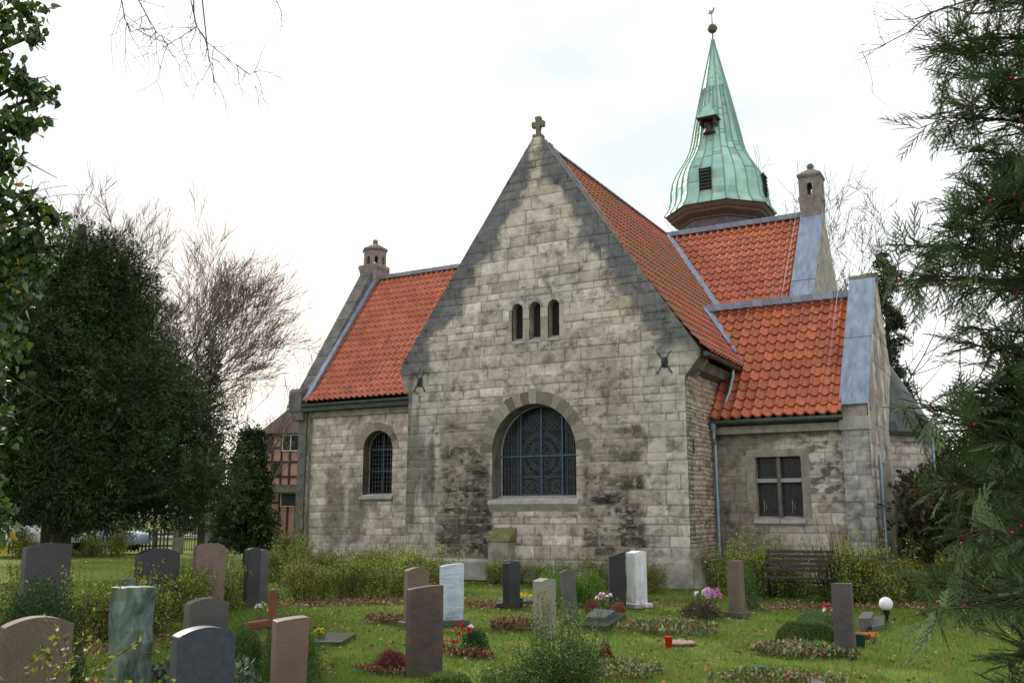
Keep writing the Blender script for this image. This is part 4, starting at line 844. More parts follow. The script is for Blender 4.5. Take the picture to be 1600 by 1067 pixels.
# ------------------------------------------------------------------ headstones
def stone_mat(name, c1, c2, scale=60, kind='speckle', rough=.45, bst=.05, stretch=(1, 1, 1)):
    m, n, b = mat(name, rough, 0, .45); z = noise(n, scale, 6, .75, 'Object', 0, stretch)
    if kind == 'band': z = noise(n, scale, 8, .7, 'Object', 2.2, stretch)
    q_ = 1.0 if c2[0] > .5 else .82; c1 = np.array(c1)*q_; c2 = np.array(c2)*q_; r = ramp(n, z.outputs[0], [(.36, tuple(c1)), (.5, tuple((c1+c2)/2)), (.64, tuple(c2))])
    g = noise(n, 3.5, 4, .6); g2 = ramp(n, g.outputs[0], [(.3, (.78, .8, .78)), (.7, (1.12, 1.1, 1.08))]); f = noise(n, 160, 3, .8); g3 = ramp(n, f.outputs[0], [(.35, (.72,)*3), (.65, (1.25,)*3)])
    x0 = mulc(n, mulc(n, r.outputs[0], g2.outputs[0]), g3.outputs[0])
    tcx = n.nodes.new('ShaderNodeTexCoord'); sx = n.nodes.new('ShaderNodeSeparateXYZ'); n.links.new(tcx.outputs['Object'], sx.inputs[0]); ln_ = noise(n, 7, 6, .7)
    ma = n.nodes.new('ShaderNodeMath'); ma.operation = 'MULTIPLY_ADD'; n.links.new(ln_.outputs[0], ma.inputs[0]); ma.inputs[1].default_value = .9; n.links.new(sx.outputs['Z'], ma.inputs[2])
    rm = ramp(n, ma.outputs[0], [(.42, (.62,)*3), (.62, (0,)*3)]); mxx = n.nodes.new('ShaderNodeMix'); mxx.data_type = 'RGBA'; n.links.new(rm.outputs[0], mxx.inputs[0]); n.links.new(x0, mxx.inputs[6]); mxx.inputs[7].default_value = (.07, .075, .035, 1)
    n.links.new(mxx.outputs[2], b.inputs['Base Color']); bump(n, b, f.outputs[0], bst*3, .002); return m
SM = dict(charcoal=stone_mat('charcoal_granite', (.05, .047, .053), (.095, .088, .095)), grey=stone_mat('grey_granite', (.085, .08, .082), (.15, .14, .138)), dark=stone_mat('dark_granite', (.022, .024, .03), (.05, .055, .065), 40, rough=.3), blue=stone_mat('blue_grey_slate', (.05, .06, .085), (.085, .10, .135), 14, rough=.5),
    red=stone_mat('red_granite', (.17, .105, .09), (.28, .19, .165)), brown=stone_mat('brown_sandstone', (.15, .11, .085), (.23, .175, .14), rough=.8), gneiss=stone_mat('banded_gneiss', (.045, .052, .075), (.19, .105, .075), 1.7, 'band', .4, .05, (1, 1, 2.6)),
    marble=stone_mat('veined_white_marble', (.30, .38, .52), (.66, .70, .76), 1.8, 'band', .4, .03, (.6, .6, 4.5)), white=stone_mat('white_marble', (.55, .57, .60), (.76, .76, .77), 2.2, 'band', .4, .03, (3, 3, .6)),
    green=stone_mat('green_serpentine', (.03, .06, .05), (.24, .32, .27), 2.2, 'band', .6, .3, (1.3, 1.3, .7)), steleband=stone_mat('grey_banded_stele', (.07, .072, .09), (.15, .11, .105), 1.6, 'band', .4, .05, (1, 1, 3)), beige=stone_mat('beige_sandstone', (.27, .25, .19), (.38, .36, .29), rough=.85), black=stone_mat('black_basalt', (.018, .018, .02), (.035, .035, .038), 90, rough=.55))
def headstone(label, pxc, yb, yt, wpx, rot, dep, shape, m, plinth=None, tilt=0, wob=0, group=None, dist=None):
    base = G(pxc, yb) if dist is None else D(pxc, dist); d = math.hypot(base[0], base[1]); H = HT(pxc, yt, d); W = wpx/1497.0*d; a = R(rot)
    w_ = (W-dep*abs(math.sin(a)))/math.cos(a); hw = w_/2
    az = math.atan2(-base[0], -base[1])                       # direction to the camera
    th = math.atan2(-base[1], -base[0])+a                     # facing direction of the front: turned anticlockwise shows the left side
    t = empty('headstone', (base[0], base[1], 0), th+math.pi/2); tag(t, label, 'headstone', group)
    if shape == 'arch': top = [(hw*(1-2*k/14), H-.13*w_*(1-2*k/14)**2) for k in range(15)]
    elif shape == 'round': top = [(hw, H-.22*w_)]+[(hw*.98*math.cos(u), H-.22*w_+.22*w_*math.sin(u)**.7) for u in np.linspace(.05, math.pi-.05, 14)]+[(-hw, H-.22*w_)]
    elif shape == 'curve': top = [(hw*(1-2*k/10), H-.10*w_*(k/10)**1.7) for k in range(11)]
    elif shape == 'slant': top = [(hw, H), (-hw, H-.32*w_)]
    elif shape == 'slight': top = [(hw, H-.02), (hw*.1, H), (-hw*.2, H-.004), (-hw, H-.06*w_-.02)]
    else: top = [(hw, H), (-hw, H-.01)]
    prof = [(-hw*1.0, -.08), (hw*1.0, -.08)]+top
    b = MB(); b.prism([(x, -dep/2, z) for x, z in prof], (0, dep, 0), .007)
    if wob:
        bmesh.ops.subdivide_edges(b.bm, edges=[e for e in b.bm.edges if e.calc_length() > .1], cuts=9, use_grid_fill=True); rnd = np.random.RandomState(5)
        for v in b.bm.verts:
            k = fbm(np.array([v.co.x*6+v.co.y*3]), np.array([v.co.z*5]), 3, 4)[0]-.5; k2 = fbm(np.array([v.co.z*9]), np.array([v.co.x*7]), 8, 3)[0]-.5; v.co.x += k*wob+k2*wob*.4; v.co.y += k2*wob; v.co.z += k2*wob*.5
    s = b.build('stone', m, t)
    if tilt: s.rotation_euler = (0, R(tilt), 0)
    if plinth: MB().box((0, 0, .03), (w_+.14, dep+.12, .08), None, .008).build('base', plinth, t)
    return t, d, w_, H
headstone('dark grey headstone with a slanted top behind the hedge at far left', 79, 0, 848, 63, 22, .16, 'slight', SM['charcoal'], dist=15.5)
headstone('black headstone with a shallow arched top above the left hedge', 251, 0, 856, 62, 28, .18, 'arch', SM['dark'], dist=16)
headstone('reddish headstone with a rounded top at the lawn edge', 331, 0, 848, 47, 24, .15, 'round', SM['red'], dist=17)
headstone('narrow black headstone with pale top in front of the small dark conifer', 398, 0, 855, 24, 30, .14, 'slight', SM['dark'], dist=18)
headstone('dark grey low headstone beside the narrow black one', 415, 0, 858, 16, 10, .12, 'arch', SM['grey'], dist=18.6)
headstone('wide brown headstone with an arched top at the bottom left corner', 74, 0, 962, 92, 14, .13, 'arch', SM['brown'], dist=6.9)
headstone('tall rough stele of green mottled stone', 217, 0, 914, 61, 30, .2, 'flat', SM['green'], wob=.07, dist=8.6)
headstone('pale grey headstone with a slightly arched top behind the blue-grey one', 331, 0, 933, 63, 24, .16, 'arch', SM['grey'], dist=11.2)
headstone('large blue-grey headstone with a shallow arched top in the foreground', 330, 0, 978, 90, 20, .15, 'arch', SM['blue'], dist=7.6)
headstone('reddish granite stele with a curved slanted top in the left foreground', 461, 0, 963, 54, 12, .2, 'curve', SM['red'], dist=8.4)
headstone('brown headstone behind the large banded one', 653, 0, 886, 39, 22, .16, 'arch', SM['brown'], SM['grey'], dist=14.6)
headstone('large banded brown and blue-grey slab stone in the middle foreground', 662, 1053, 914, 57, 18, .14, 'curve', SM['gneiss'])
headstone('white marble headstone with blue-grey wavy veins', 705, 975, 880, 38, 20, .14, 'curve', SM['marble'], SM['grey'])
headstone('narrow dark blue-black stele with small stones on top', 799, 950, 876, 27, 38, .18, 'slight', SM['dark'])
headstone('beige sandstone stele behind the feathery bush', 851, 995, 903, 36, 36, .2, 'slight', SM['beige'])
headstone('thin grey slab stone leaning beside the fern', 893, 978, 889, 23, 10, .07, 'slight', SM['grey'], tilt=-4)
headstone('black headstone with a sharply slanted top beside the white pillar', 965, 950, 861, 26, 8, .12, 'slant', SM['black'])
headstone('tall white marble pillar stone on a pale base near the gable corner', 996, 948, 860, 31, 44, .24, 'slight', SM['white'], SM['white'])
headstone('pinkish brown square pillar stone left of the bench', 1152, 962, 875, 25, -28, .17, 'flat', SM['brown'], SM['grey'])
headstone('slender grey stele with a sloping top and a rusty band near the white globe lamp', 1322, 1026, 910, 30, -12, .12, 'flat', SM['steleband'])
headstone('small pale rough stone between the left hedge shrubs', 206, 0, 903, 24, 20, .12, 'flat', SM['green'], dist=13.5)
for i, (px, py) in enumerate(((790, 876), (797, 875), (806, 876))):
    b0 = G(799, 950); d = math.hypot(b0[0], b0[1]); p = D(px, d, HT(px, py, d)); o = MB().ball((0, 0, 0), .028, 8, 6, (1, 1, .6)).build('pebble', SM['beige'], None, True, tuple(p)); tag(o, ['left pebble', 'middle pebble', 'right pebble'][i]+' on top of the narrow dark stele', 'pebble', 'pebbles on the dark stele')
def G3(px, py): return G(px, py)
# wooden cross
p = D(432, 10.5); d = 10.5; h = HT(428, 920, d); t = empty('wooden_cross', tuple(p), math.atan2(-p[1], -p[0])+math.pi/2+R(48)); tag(t, 'orange-brown wooden grave cross between the reddish stele and the hedge', 'cross')
wd = simple('varnished_wood', (.17, .055, .024), .5, 0, .3, 9, .2, .4, (6, 6, .6))
MB().bb(-.04, .04, -.025, .025, -.1, h, .012).build('post', wd, t); MB().bb(-.34, .30, -.026, .026, h-.38, h-.30, .012).build('crossbar', wd, t)
# bench
def bench():
    a = G(1201, 938); c = G(1296, 938); ctr = (a+c)/2; t = empty('park_bench', (ctr[0], ctr[1], 0), R(2)); tag(t, 'dark slatted park bench with wrought iron legs under the vestry window', 'bench'); wd = simple('dark_bench_wood', (.035, .024, .020), .7, 0, .4, 12, .2)
    L = .66
    bk = MB(); 
    for k in range(5): bk.box((0, .17+.03*k, .56+.088*k), (2*L, .022, .062), Matrix.Rotation(R(-14), 3, 'X'), .005)
    bk.build('backrest', wd, t); s = MB()
    for k in range(5): s.box((0, -.30+.1*k, .44-.006*abs(k-1)), (2*L+.06, .07, .025), None, .005)
    s.build('seat', wd, t)
    for x in (-L+.06, L-.06):
        MB().path([(x, -.32, 0), (x, -.28, .42), (x, .12, .43), (x, .2, .62), (x, .31, .96)], .016, 6).path([(x, .26, 0), (x, .12, .43)], .016, 6).path([(x, -.3, .22), (x, .18, .24)], .012, 6).path([(x, -.32, .44), (x, -.34, .64), (x, -.1, .68), (x, .2, .66)], .016, 6).build('leg', M['iron'], t)
    b = MB()
    for x0, x1 in ((-L+.06, 0), (0, L-.06)): b.path([(x0, -.02, .08), ((x0+x1)/2, -.02, .16), (x1, -.02, .08)], .010, 6)
    b.cyl((-L+.06, -.25, .36), (L-.06, -.25, .36), .010, .010, 6)
    for k in range(9): b.cyl((-L+.12+.15*k, .15, .44), (-L+.12+.15*k, .16, .56), .007, .007, 6)
    b.build('stretcher', M['iron'], t)
bench()
# globe lamp
p = G(1386, 968); d = math.hypot(p[0], p[1]); z = HT(1386, 943, d); t = empty('globe_lamp', tuple(p)); tag(t, 'white globe garden lamp on a short black stake in the grass', 'garden lamp')
mw = simple('opal_globe', (.75, .76, .80), .35, 0, .03, 3, 0); MB().ball((0, 0, z), .105, 28, 18).build('globe', mw, t, True); MB().cyl((0, 0, -.05), (0, 0, z-.14), .018, .028, 12).cyl((0, 0, z-.16), (0, 0, z-.085), .05, .055, 16).build('stake', M['iron'], t, True)
# small grave furniture
def cup(label, px, py, r, h, c, name='grave_candle', z=0, rt=1.15, lid=None):
    p = G(px, py); t = empty(name, (p[0], p[1], z)); tag(t, label, 'candle cup' if 'candle' in name else 'vase'); m_ = simple(name+'_plastic', c, .3, 0, .08, 5, 0)
    MB().lathe([(r*.8, 0), (r*.85, .01), (r*rt, h), (r*rt*1.08, h+.004), (r*rt*.98, h+.004), (r*.75, h*.3)], (0, 0, 0), 18).build('cup', m_, t, True)
    MB().lathe([(r*rt*1.0, h-.012), (r*rt*1.1, h-.004), (r*rt*1.1, h+.006), (r*rt*1.0, h+.008)], (0, 0, 0), 18).build('rim', m_, t, True); return t
cup('small red grave candle cup on the round stone in the grass', 1045, 1012, .045, .13, (.45, .012, .01))
cup('dark green vase stuck in the ground cover at the lower right', 1187, 1058, .05, .11, (.015, .13, .11), 'grave_vase', 0, 1.4)
cup('green plastic vase behind the narrow dark stele', 812, 949, .06, .16, (.008, .05, .035), 'grave_vase')
cup('dark green vase at the foot of the slender grey stele', 1345, 1012, .06, .16, (.008, .045, .03), 'grave_vase')
cup('orange-red flower bowl beside the slender grey stele', 1349, 1002, .10, .07, (.40, .06, .03), 'flower_bowl', .03, 1.3)
cup('green vase in front of the pink bouquet', 1098, 964, .045, .16, (.01, .06, .05), 'grave_vase', 0, 1.2)
cup('thin red grave candle in the ground cover at the bottom edge', 1233, 1072, .022, .11, (.40, .02, .02), rt=1.0)
t = MB().lathe([(.20, 0), (.205, .02), (.18, .03), (.1, .033)], tuple(G(1062, 1005)), 20).build('round_stone', simple('pinkish_stone', (.24, .17, .14), .9, 0, .35, 9, .4), None); tag(t, 'flat round stone at the near end of the ivy-covered grave', 'stone')
def slab(label, pts, h, m, name='grave_slab', z0=0.0, slope=0):
    P = [G(x, y) for x, y in pts]; b = MB(); b.prism([(p[0], p[1], z0-.02) for p in P], (0, 0, h+.02), .006); o = b.build(name, m, None); tag(o, label, 'grave slab'); return o
slab('flat polished grave slab with yellow flowers left of the banded stone', [(487, 1006), (533, 1006), (556, 993), (515, 990)], .03, SM['dark'])
slab('grey stone edging slab of the grave left of the dark stele', [(775, 950), (840, 944), (838, 935), (780, 939)], .08, SM['grey'])
slab('dark sloping book-shaped grave plaque beside the black slanted headstone', [(906, 982), (950, 984), (978, 964), (935, 957)], .06, SM['dark'])
slab('polished plaque lying on the dark sloping grave plaque', [(914, 977), (945, 978), (962, 966), (930, 962)], .06, SM['blue'], 'grave_plaque', .065)
slab('grey stone block behind the slender grey stele', [(1342, 984), (1362, 983), (1366, 972), (1348, 972)], .16, SM['grey'], 'stone_block')
slab('pale stone slab beside the globe lamp', [(1362, 984), (1382, 980), (1380, 966), (1364, 968)], .05, SM['grey'])
slab('rounded grey stone at the bottom edge of the lower right grave', [(1266, 1092), (1292, 1092), (1290, 1076), (1268, 1076)], .09, SM['grey'], 'edge_stone')
# flowers: petals on stalks over leaves
def flowers(label, px, py, r, h, colours, n=9, seed=1, size=.05, leafpal=BOX, name='flower_bouquet', z0=0.0):
    p = G(px, py); rng = np.random.RandomState(seed+px); t = empty(name, (p[0], p[1], z0)); tag(t, label, 'flowers'); V = []; F_ = []; C = []; segs = []
    for k in range(n):
        a = rng.uniform(0, 6.28); q = math.sqrt(rng.rand())*r; c = np.array([q*math.cos(a), q*math.sin(a), h*rng.uniform(.75, 1.1)]); segs.append((c[0]*.3, c[1]*.3, 0, *c, .004, .003)); cc = np.array(colours[rng.randint(len(colours))]); nx = unit(np.array([c[0], c[1], .1])+rng.normal(0, .04, 3)+np.array([0, -.06, .03]))
        s1 = unit(np.cross(nx, [0, .2, 1])); s2 = np.cross(nx, s1)
        for lay in range(3):
            m_ = 6
            for i in range(m_):
                an = 2*math.pi*(i+.5*lay)/m_; d = s1*math.cos(an)+s2*math.sin(an); sd = -s1*math.sin(an)+s2*math.cos(an); L = size*(1-.25*lay); lift = nx*size*(.15+.3*lay); k0 = len(V)
                V += [c, c+d*L*.55+sd*L*.35+lift*.7, c+d*L+lift, c+d*L*.55-sd*L*.35+lift*.7]; F_.append((k0, k0+1, k0+2, k0+3)); C += [cc*rng.uniform(.8, 1.15)]*4
    np_mesh('petals', np.array(V), np.array(F_), M['leaf'], np.clip(np.array(C), 0, 1), t); nl = 90; P = rng.normal(0, 1, (nl, 3))*np.array([r*.6, r*.6, h*.2])+np.array([0, 0, h*.45]); P[:, 2] = np.abs(P[:, 2])
    v, f, c = leaf_cards(P, size*.9, size*.4, rng, pick(rng, nl, leafpal)); np_mesh('leaves', v, f, M['leaf'], c, t); tubes('stalks', segs, M['stem'], t, 4); return t
WH = (.75, .74, .76); PK = (.62, .22, .45); RD = (.5, .01, .015); YE = (.75, .55, .03); OR = (.65, .18, .05); MG = (.55, .02, .14)
flowers('pink and white flowers on the grave of the black slanted headstone', 944, 956, .12, .26, (WH, WH, PK), 9)
flowers('large pink and white bouquet left of the pinkish pillar stone', 1108, 957, .20, .34, (WH, PK, PK, (.6, .45, .6)), 18, 2, .07)
flowers('yellow and white flowers behind the narrow dark stele', 822, 938, .14, .10, (YE, YE, WH), 9, 3, .05)
flowers('grave arrangement of red blooms and fir green right of the banded stone', 728, 1022, .14, .30, (RD, RD, WH), 7, 4, .045, BOX)
flowers('small mixed bunch of bright plastic flowers at the foot of the banded stone', 700, 1018, .13, .12, (OR, WH, (.25, .25, .6), RD), 12, 5, .035)
flowers('orange blooms left of the green stele', 178, 1075, .10, .22, (OR, OR, (.7, .35, .2)), 6, 6, .04)
flowers('magenta flowers low in front of the green stele', 148, 1100, .09, .18, (MG, MG, RD), 6, 7, .045)
flowers('magenta and white flowers behind the box bush left of the grey stele', 1299, 975, .10, .26, (MG, WH, PK), 7, 8, .05)
flowers('yellow flowers on the flat polished slab', 500, 1000, .07, .12, (YE, YE, LIME[1]), 6, 9, .04)
flowers('orange flowers beside the orange-red bowl', 1366, 1006, .08, .12, (OR, (.6, .3, .05)), 5, 10, .035)
flowers('white flowers beside the wooden cross', 404, 985, .14, .35, (WH, (.5, .55, .4)), 8, 11, .035)
# low plants
clump('leafy_bush', 'compact leafy green bush around the foot of the large feathery one', 'bush', D(862, 8.25), .38, .33, .50, 13000, .021, ((.06, .12, .02), (.10, .18, .03), (.16, .25, .045)), None, 51, .55, up=.8)
FG = ((.045, .095, .018), (.075, .14, .025), (.13, .21, .04), (.22, .31, .07)); sprig_bush('feathery_bush', 'large feathery bright green bush in the middle foreground', D(872, 8.3), 301, w_=.44, h_=.50, tall=1.0, gap=.30, pal=FG, wts=(4, 4, 3, 1.5), nst=80, dens=170, body=9500, leaf=.021, dn=.72, spread=.7, lm=FG)
sprig_bush('feathery_bush', 'low feathery bush at the left foot of the large bright green one', D(806, 8.0), 302, w_=.42, h_=.36, tall=.5, gap=.3, pal=FG, wts=(5, 4, 2, .6), nst=50, dens=110, body=9000, leaf=.019, dn=.62, spread=.7, lm=FG[:3]+FG[:1])
clump('box_bush', 'rounded box bush at the foot of the banded slab stone', 'bush', D(705, 7.6), .27, .25, .40, 14000, .016, LIME[2:]+BOX, None, 3, .6, tight=True)
clump('box_bush', 'oval clipped dark box bush left of the slender grey stele', 'bush', G(1262, 1003), .42, .28, .24, 14000, .017, ((.04, .085, .018), (.075, .13, .025), (.13, .18, .04)), (5, 3, 1), 4, .6, tight=True)
clump('low_conifer', 'low spreading green conifer behind the clipped box bush', 'bush', G(1275, 978), .36, .3, .24, 3000, .03, ((.06, .11, .03), (.10, .16, .05)), None, 5, .3)
clump('thuja_ball', 'small rusty red globe conifer in the ground cover beside the feathery bush', 'bush', G(947, 1042), .10, .10, .26, 3000, .018, ((.16, .03, .015), (.20, .05, .02), (.08, .10, .02)), (5, 3, 1), 6, .4)
clump('heather', 'dark red heather left of the banded slab stone', 'heather', G(611, 1046), .20, .16, .20, 3200, .035, ((.20, .03, .055), (.28, .06, .09), (.10, .05, .04)), None, 7, .16, up=1.6)
clump('heather', 'purple-pink heather beside the black slanted headstone', 'heather', G(925, 958), .14, .12, .22, 1500, .03, ((.22, .05, .07), (.14, .06, .05)), None, 8, .2, up=1.6)
clump('heather', 'orange-brown heather in front of the white pillar stone', 'heather', G(966, 958), .14, .12, .17, 1500, .03, ((.30, .11, .07), (.22, .08, .05)), None, 9, .2, up=1.6)
clump('evergreen_shrub', 'dense green shrub behind the wooden cross', 'shrub', D(462, 10.0), .32, .30, .62, 8000, .028, BOX, (3, 4, 2), 10, .4, up=1.0)
clump('evergreen_shrub', 'dark green shrub left of the wooden cross', 'shrub', D(392, 10.6), .25, .22, .50, 4000, .028, BOX, (5, 3, 1), 11, .4, up=1.0)
clump('leafy_perennial', 'pale-edged leafy plant between the blue-grey headstone and the wooden cross', 'plant', D(388, 8.4), .20, .18, .40, 500, .07, ((.05, .09, .05), (.14, .18, .12), (.22, .25, .2)), None, 12, .5)
clump('leafy_perennial', 'dark leafy plant between the green stele and the blue-grey headstone', 'plant', D(265, 8.7), .22, .2, .42, 600, .065, ((.03, .055, .03), (.08, .11, .08), (.17, .20, .17)), (5, 3, 2), 13, .5)
clump('evergreen_shrub', 'very dark little conifer in front of the green stele', 'shrub', D(176, 7.8), .2, .18, .34, 3000, .03, ((.012, .03, .012), (.02, .05, .02)), None, 14, .4)
clump('evergreen_shrub', 'dark green conifer shrub left of the green stele among the hedge', 'shrub', D(72, 10.2), .45, .4, 1.02, 9000, .04, ((.02, .05, .015), (.04, .08, .025)), None, 15, .35, up=1.2)
clump('fern', 'bright green fern behind the thin leaning slab', 'fern', G(875, 944), .55, .4, .62, 5000, .06, LIME, None, 16, .35, up=.9)
clump('fern', 'yellow-green fern between the leaning slab and the black headstone', 'fern', G(922, 946), .30, .3, .62, 2600, .05, LIME, None, 17, .3, up=.9)
clump('evergreen_shrub', 'dark evergreen behind the beige stele', 'shrub', G(868, 958), .25, .22, .6, 2500, .03, BOX, None, 18, .4)
clump('evergreen_shrub', 'dark green shrub behind the pinkish pillar stone', 'shrub', G(1168, 952), .24, .22, .75, 3500, .03, BOX, (5, 3, 1), 19, .5)
clump('ornamental_bush', 'dark leafy rose bush under the pink bouquet', 'bush', G(1095, 966), .34, .24, .28, 1500, .045, ((.05, .07, .035), (.14, .07, .05), (.10, .10, .06)), None, 20, .5)
def cover(label, px, py, rx, ry, n, pal, seed, leaf=.062, h=.13, w=None): return clump('ground_cover_bed', label, 'plant bed', G(px, py), rx, ry, h, n, leaf, pal, w, seed, .6, False)
cover('pale variegated ground cover on the grave with the red candle cup', 1050, 985, .75, .62, 1500, PALE, 30)
cover('variegated ground cover mixed with brown leaves in front of the grey stele', 1258, 1022, .62, .34, 1300, PALE, 31)
cover('creamy ground cover at the bottom right around the teal vase', 1220, 1068, .62, .3, 1300, PALE, 32, .045)
cover('variegated ground cover with dead leaves around the red globe conifer', 962, 1052, .50, .5, 1500, PALE, 33, .045)
cover('bed of brown dry leaves on the grave behind the beige stele', 806, 982, .42, .28, 900, BRN+((.1, .12, .05),), 34, .06, .16)
cover('brown-leaved bed left of the banded slab stone', 604, 972, .42, .25, 600, BRN+((.05, .09, .03),), 35, .05, .12)
cover('leaf-littered grave bed around the dark stele', 760, 946, .7, .35, 700, BRN, 36, .05, .06)
cover('bed of dead leaves in front of the red flower arrangement', 735, 1024, .32, .16, 500, BRN, 37, .05, .07)
cover('small bed edged with stone at the foot of the red heather', 598, 1048, .34, .2, 400, BRN, 38, .04, .05)
cover('low green ground cover behind the pale grey headstone', 372, 938, 1.0, .5, 1500, ((.05, .09, .03), (.10, .12, .08), (.2, .2, .17)), 39, .05, .2)
cover('green ground cover bed under the wooden cross', 418, 1030, .5, .4, 900, ((.05, .09, .03), (.12, .07, .03), (.2, .1, .05)), 40, .05, .1)
clump('fir_arrangement', 'dark fir-green sprigs of the arrangement with red blooms', 'plant', G(742, 1020), .17, .14, .27, 2600, .035, ((.02, .05, .02), (.04, .08, .03)), None, 41, .2, up=1.4)
# snowberry bush at the lower left: thin arching twigs, yellow leaves and white berries
rng = np.random.RandomState(60); rnd = random.Random(61); t = empty('snowberry_bush', tuple(D(12, 5.4))); tag(t, 'snowberry bush with yellow-green leaves and white berries at the lower left corner', 'bush'); segs = []; tips = []
for k in range(26):
    a = rnd.uniform(0, 6.28); grow(rnd, (rnd.gauss(0, .14), rnd.gauss(0, .14), 0), (math.cos(a)*.45, math.sin(a)*.45, 1), rnd.uniform(.62, 1.08), .006, 2, segs, tips, 6, -.05, .14, (2, 4), (20, 50), .45, .0015)
S = np.array(segs); q = S[rng.randint(len(S), size=2600)]; P = q[:, :3]+(q[:, 3:6]-q[:, :3])*rng.rand(len(q), 1); keep = P[:, 2] > .25; P = P[keep]
v, f, c = big_leaves(P, .034, .022, rng, pick(rng, len(P), ((.13, .17, .025), (.26, .27, .04), (.34, .29, .04), (.06, .09, .02)), (4, 4, 2, 3))); np_mesh('foliage', v, f, M['leaf'], c, t); tubes('twigs', segs, M['stem'], t, 3)
b = MB()
for k in range(34): i = rng.randint(len(P)); b.ball(tuple(P[i]), .008, 8, 6)
tag(b.build('berries', simple('white_berries', (.72, .72, .68), .4, 0, .05, 3, 0), t, True), kind='stuff')
t = empty('yellow_leaved_bush', tuple(D(66, 5.2))); tag(t, 'thin bush with sparse pale yellow leaves in front of the brown arched headstone', 'bush'); segs = []; tips = []
for k in range(12):
    a = rnd.uniform(0, 6.28); grow(rnd, (rnd.gauss(0, .12), rnd.gauss(0, .12), 0), (math.cos(a)*.3, math.sin(a)*.3, 1), rnd.uniform(.55, .85), .005, 2, segs, tips, 6, -.02, .12, (1, 3), (20, 50), .4, .0015)
S = np.array(segs); q = S[rng.randint(len(S), size=330)]; P = q[:, :3]+(q[:, 3:6]-q[:, :3])*rng.rand(len(q), 1); P = P[P[:, 2] > .3]
v, f, c = big_leaves(P, .040, .026, rng, pick(rng, len(P), ((.34, .33, .06), (.42, .40, .10), (.2, .24, .05)))); np_mesh('foliage', v, f, M['leaf'], c, t); tubes('twigs', segs, M['stem'], t, 3)
# grass and fallen leaves
rng = np.random.RandomState(3)
def wedge(n, d0, d1, x0=-60, x1=1660):
    d = rng.uniform(d0, d1, n); px = rng.uniform(x0, x1, n); r = fwd[None]*F_PX+rgt[None]*(px[:, None]-800)-upv[None]*(806-533.5); h = np.hypot(r[:, 0], r[:, 1]); return r[:, 0]/h*d, r[:, 1]/h*d, d
n = 560000; x, y, d = wedge(n, 5.5, 27); pt = fbm(x*.6, y*.6, 9, 3); ok = rng.rand(n) < .35+pt; ok &= ~((y > 21.1) & (x > -15.2) & (x < -7)); x, y, d, pt = x[ok], y[ok], d[ok], pt[ok]; n = len(x)
a = rng.uniform(0, 6.28, n); h = rng.uniform(.022, .055, n)*(.7+.6*pt); w2 = np.clip(.0028*d/8, .0025, .008); le = rng.normal(0, .02, (n, 2)); z0 = ((fbm(x*.25, y*.25, 3)-.5)*.08-.035)
V = np.stack([np.stack([x-np.cos(a)*w2, y-np.sin(a)*w2, z0], 1), np.stack([x+np.cos(a)*w2, y+np.sin(a)*w2, z0], 1), np.stack([x+le[:, 0], y+le[:, 1], z0+h+.004], 1)], 1).reshape(-1, 3)
bp = ss(.30, .44, fbm(x*.9, y*.9, 15, 4)); kp = rng.rand(n) < .25+.75*bp
x, y, d, pt, a, h, w2, z0, le, n = x[kp], y[kp], d[kp], pt[kp], a[kp], h[kp], w2[kp], z0[kp], le[kp], int(kp.sum()); V = V.reshape(-1, 3, 3)[kp].reshape(-1, 3)
cg = pick(rng, n, ((.10, .185, .028), (.145, .225, .038), (.19, .245, .052), (.25, .235, .10)), (4, 5, 3, 1.2))*(.75+.5*pt)[:, None]
tag(np_mesh('grass', V, np.arange(3*n).reshape(n, 3), M['grassm'], np.repeat(cg, 3, 0)), 'short green lawn grass between the graves', 'grass', kind='stuff')
n = 9000; x, y, d = wedge(n, 6, 24); P = np.stack([x, y, np.full(n, .015)], 1); keepp = (fbm(x*.5, y*.5, 21, 3) > .48) | (rng.rand(n) < .12); P = P[keepp]
hb = []
for pa, pb, m_ in ((G(440, 945), G(690, 935), 1500), (G(100, 1020), G(240, 995), 800), (G(1180, 950), G(1450, 945), 1100), (G(780, 945), G(1050, 945), 800)):
    k = rng.rand(m_, 1); hb.append(np.array(pa)*(1-k)+np.array(pb)*k+rng.normal(0, .38, (m_, 3))*np.array([1, 1, 0])+np.array([0, 0, .02]))
P = np.concatenate([P]+hb); v, f, c = leaf_cards(P, .055, .04, rng, pick(rng, len(P), BRN+((.34, .24, .10),), None), rng.normal(size=(len(P), 3))*np.array([1, 1, .25]), .2); v[:, 2] = np.abs(v[:, 2])+.004
tag(np_mesh('fallen_leaves', v, f, M['leaf'], c), 'scattered brown autumn leaves on the lawn and under the hedges', 'leaves', kind='stuff')

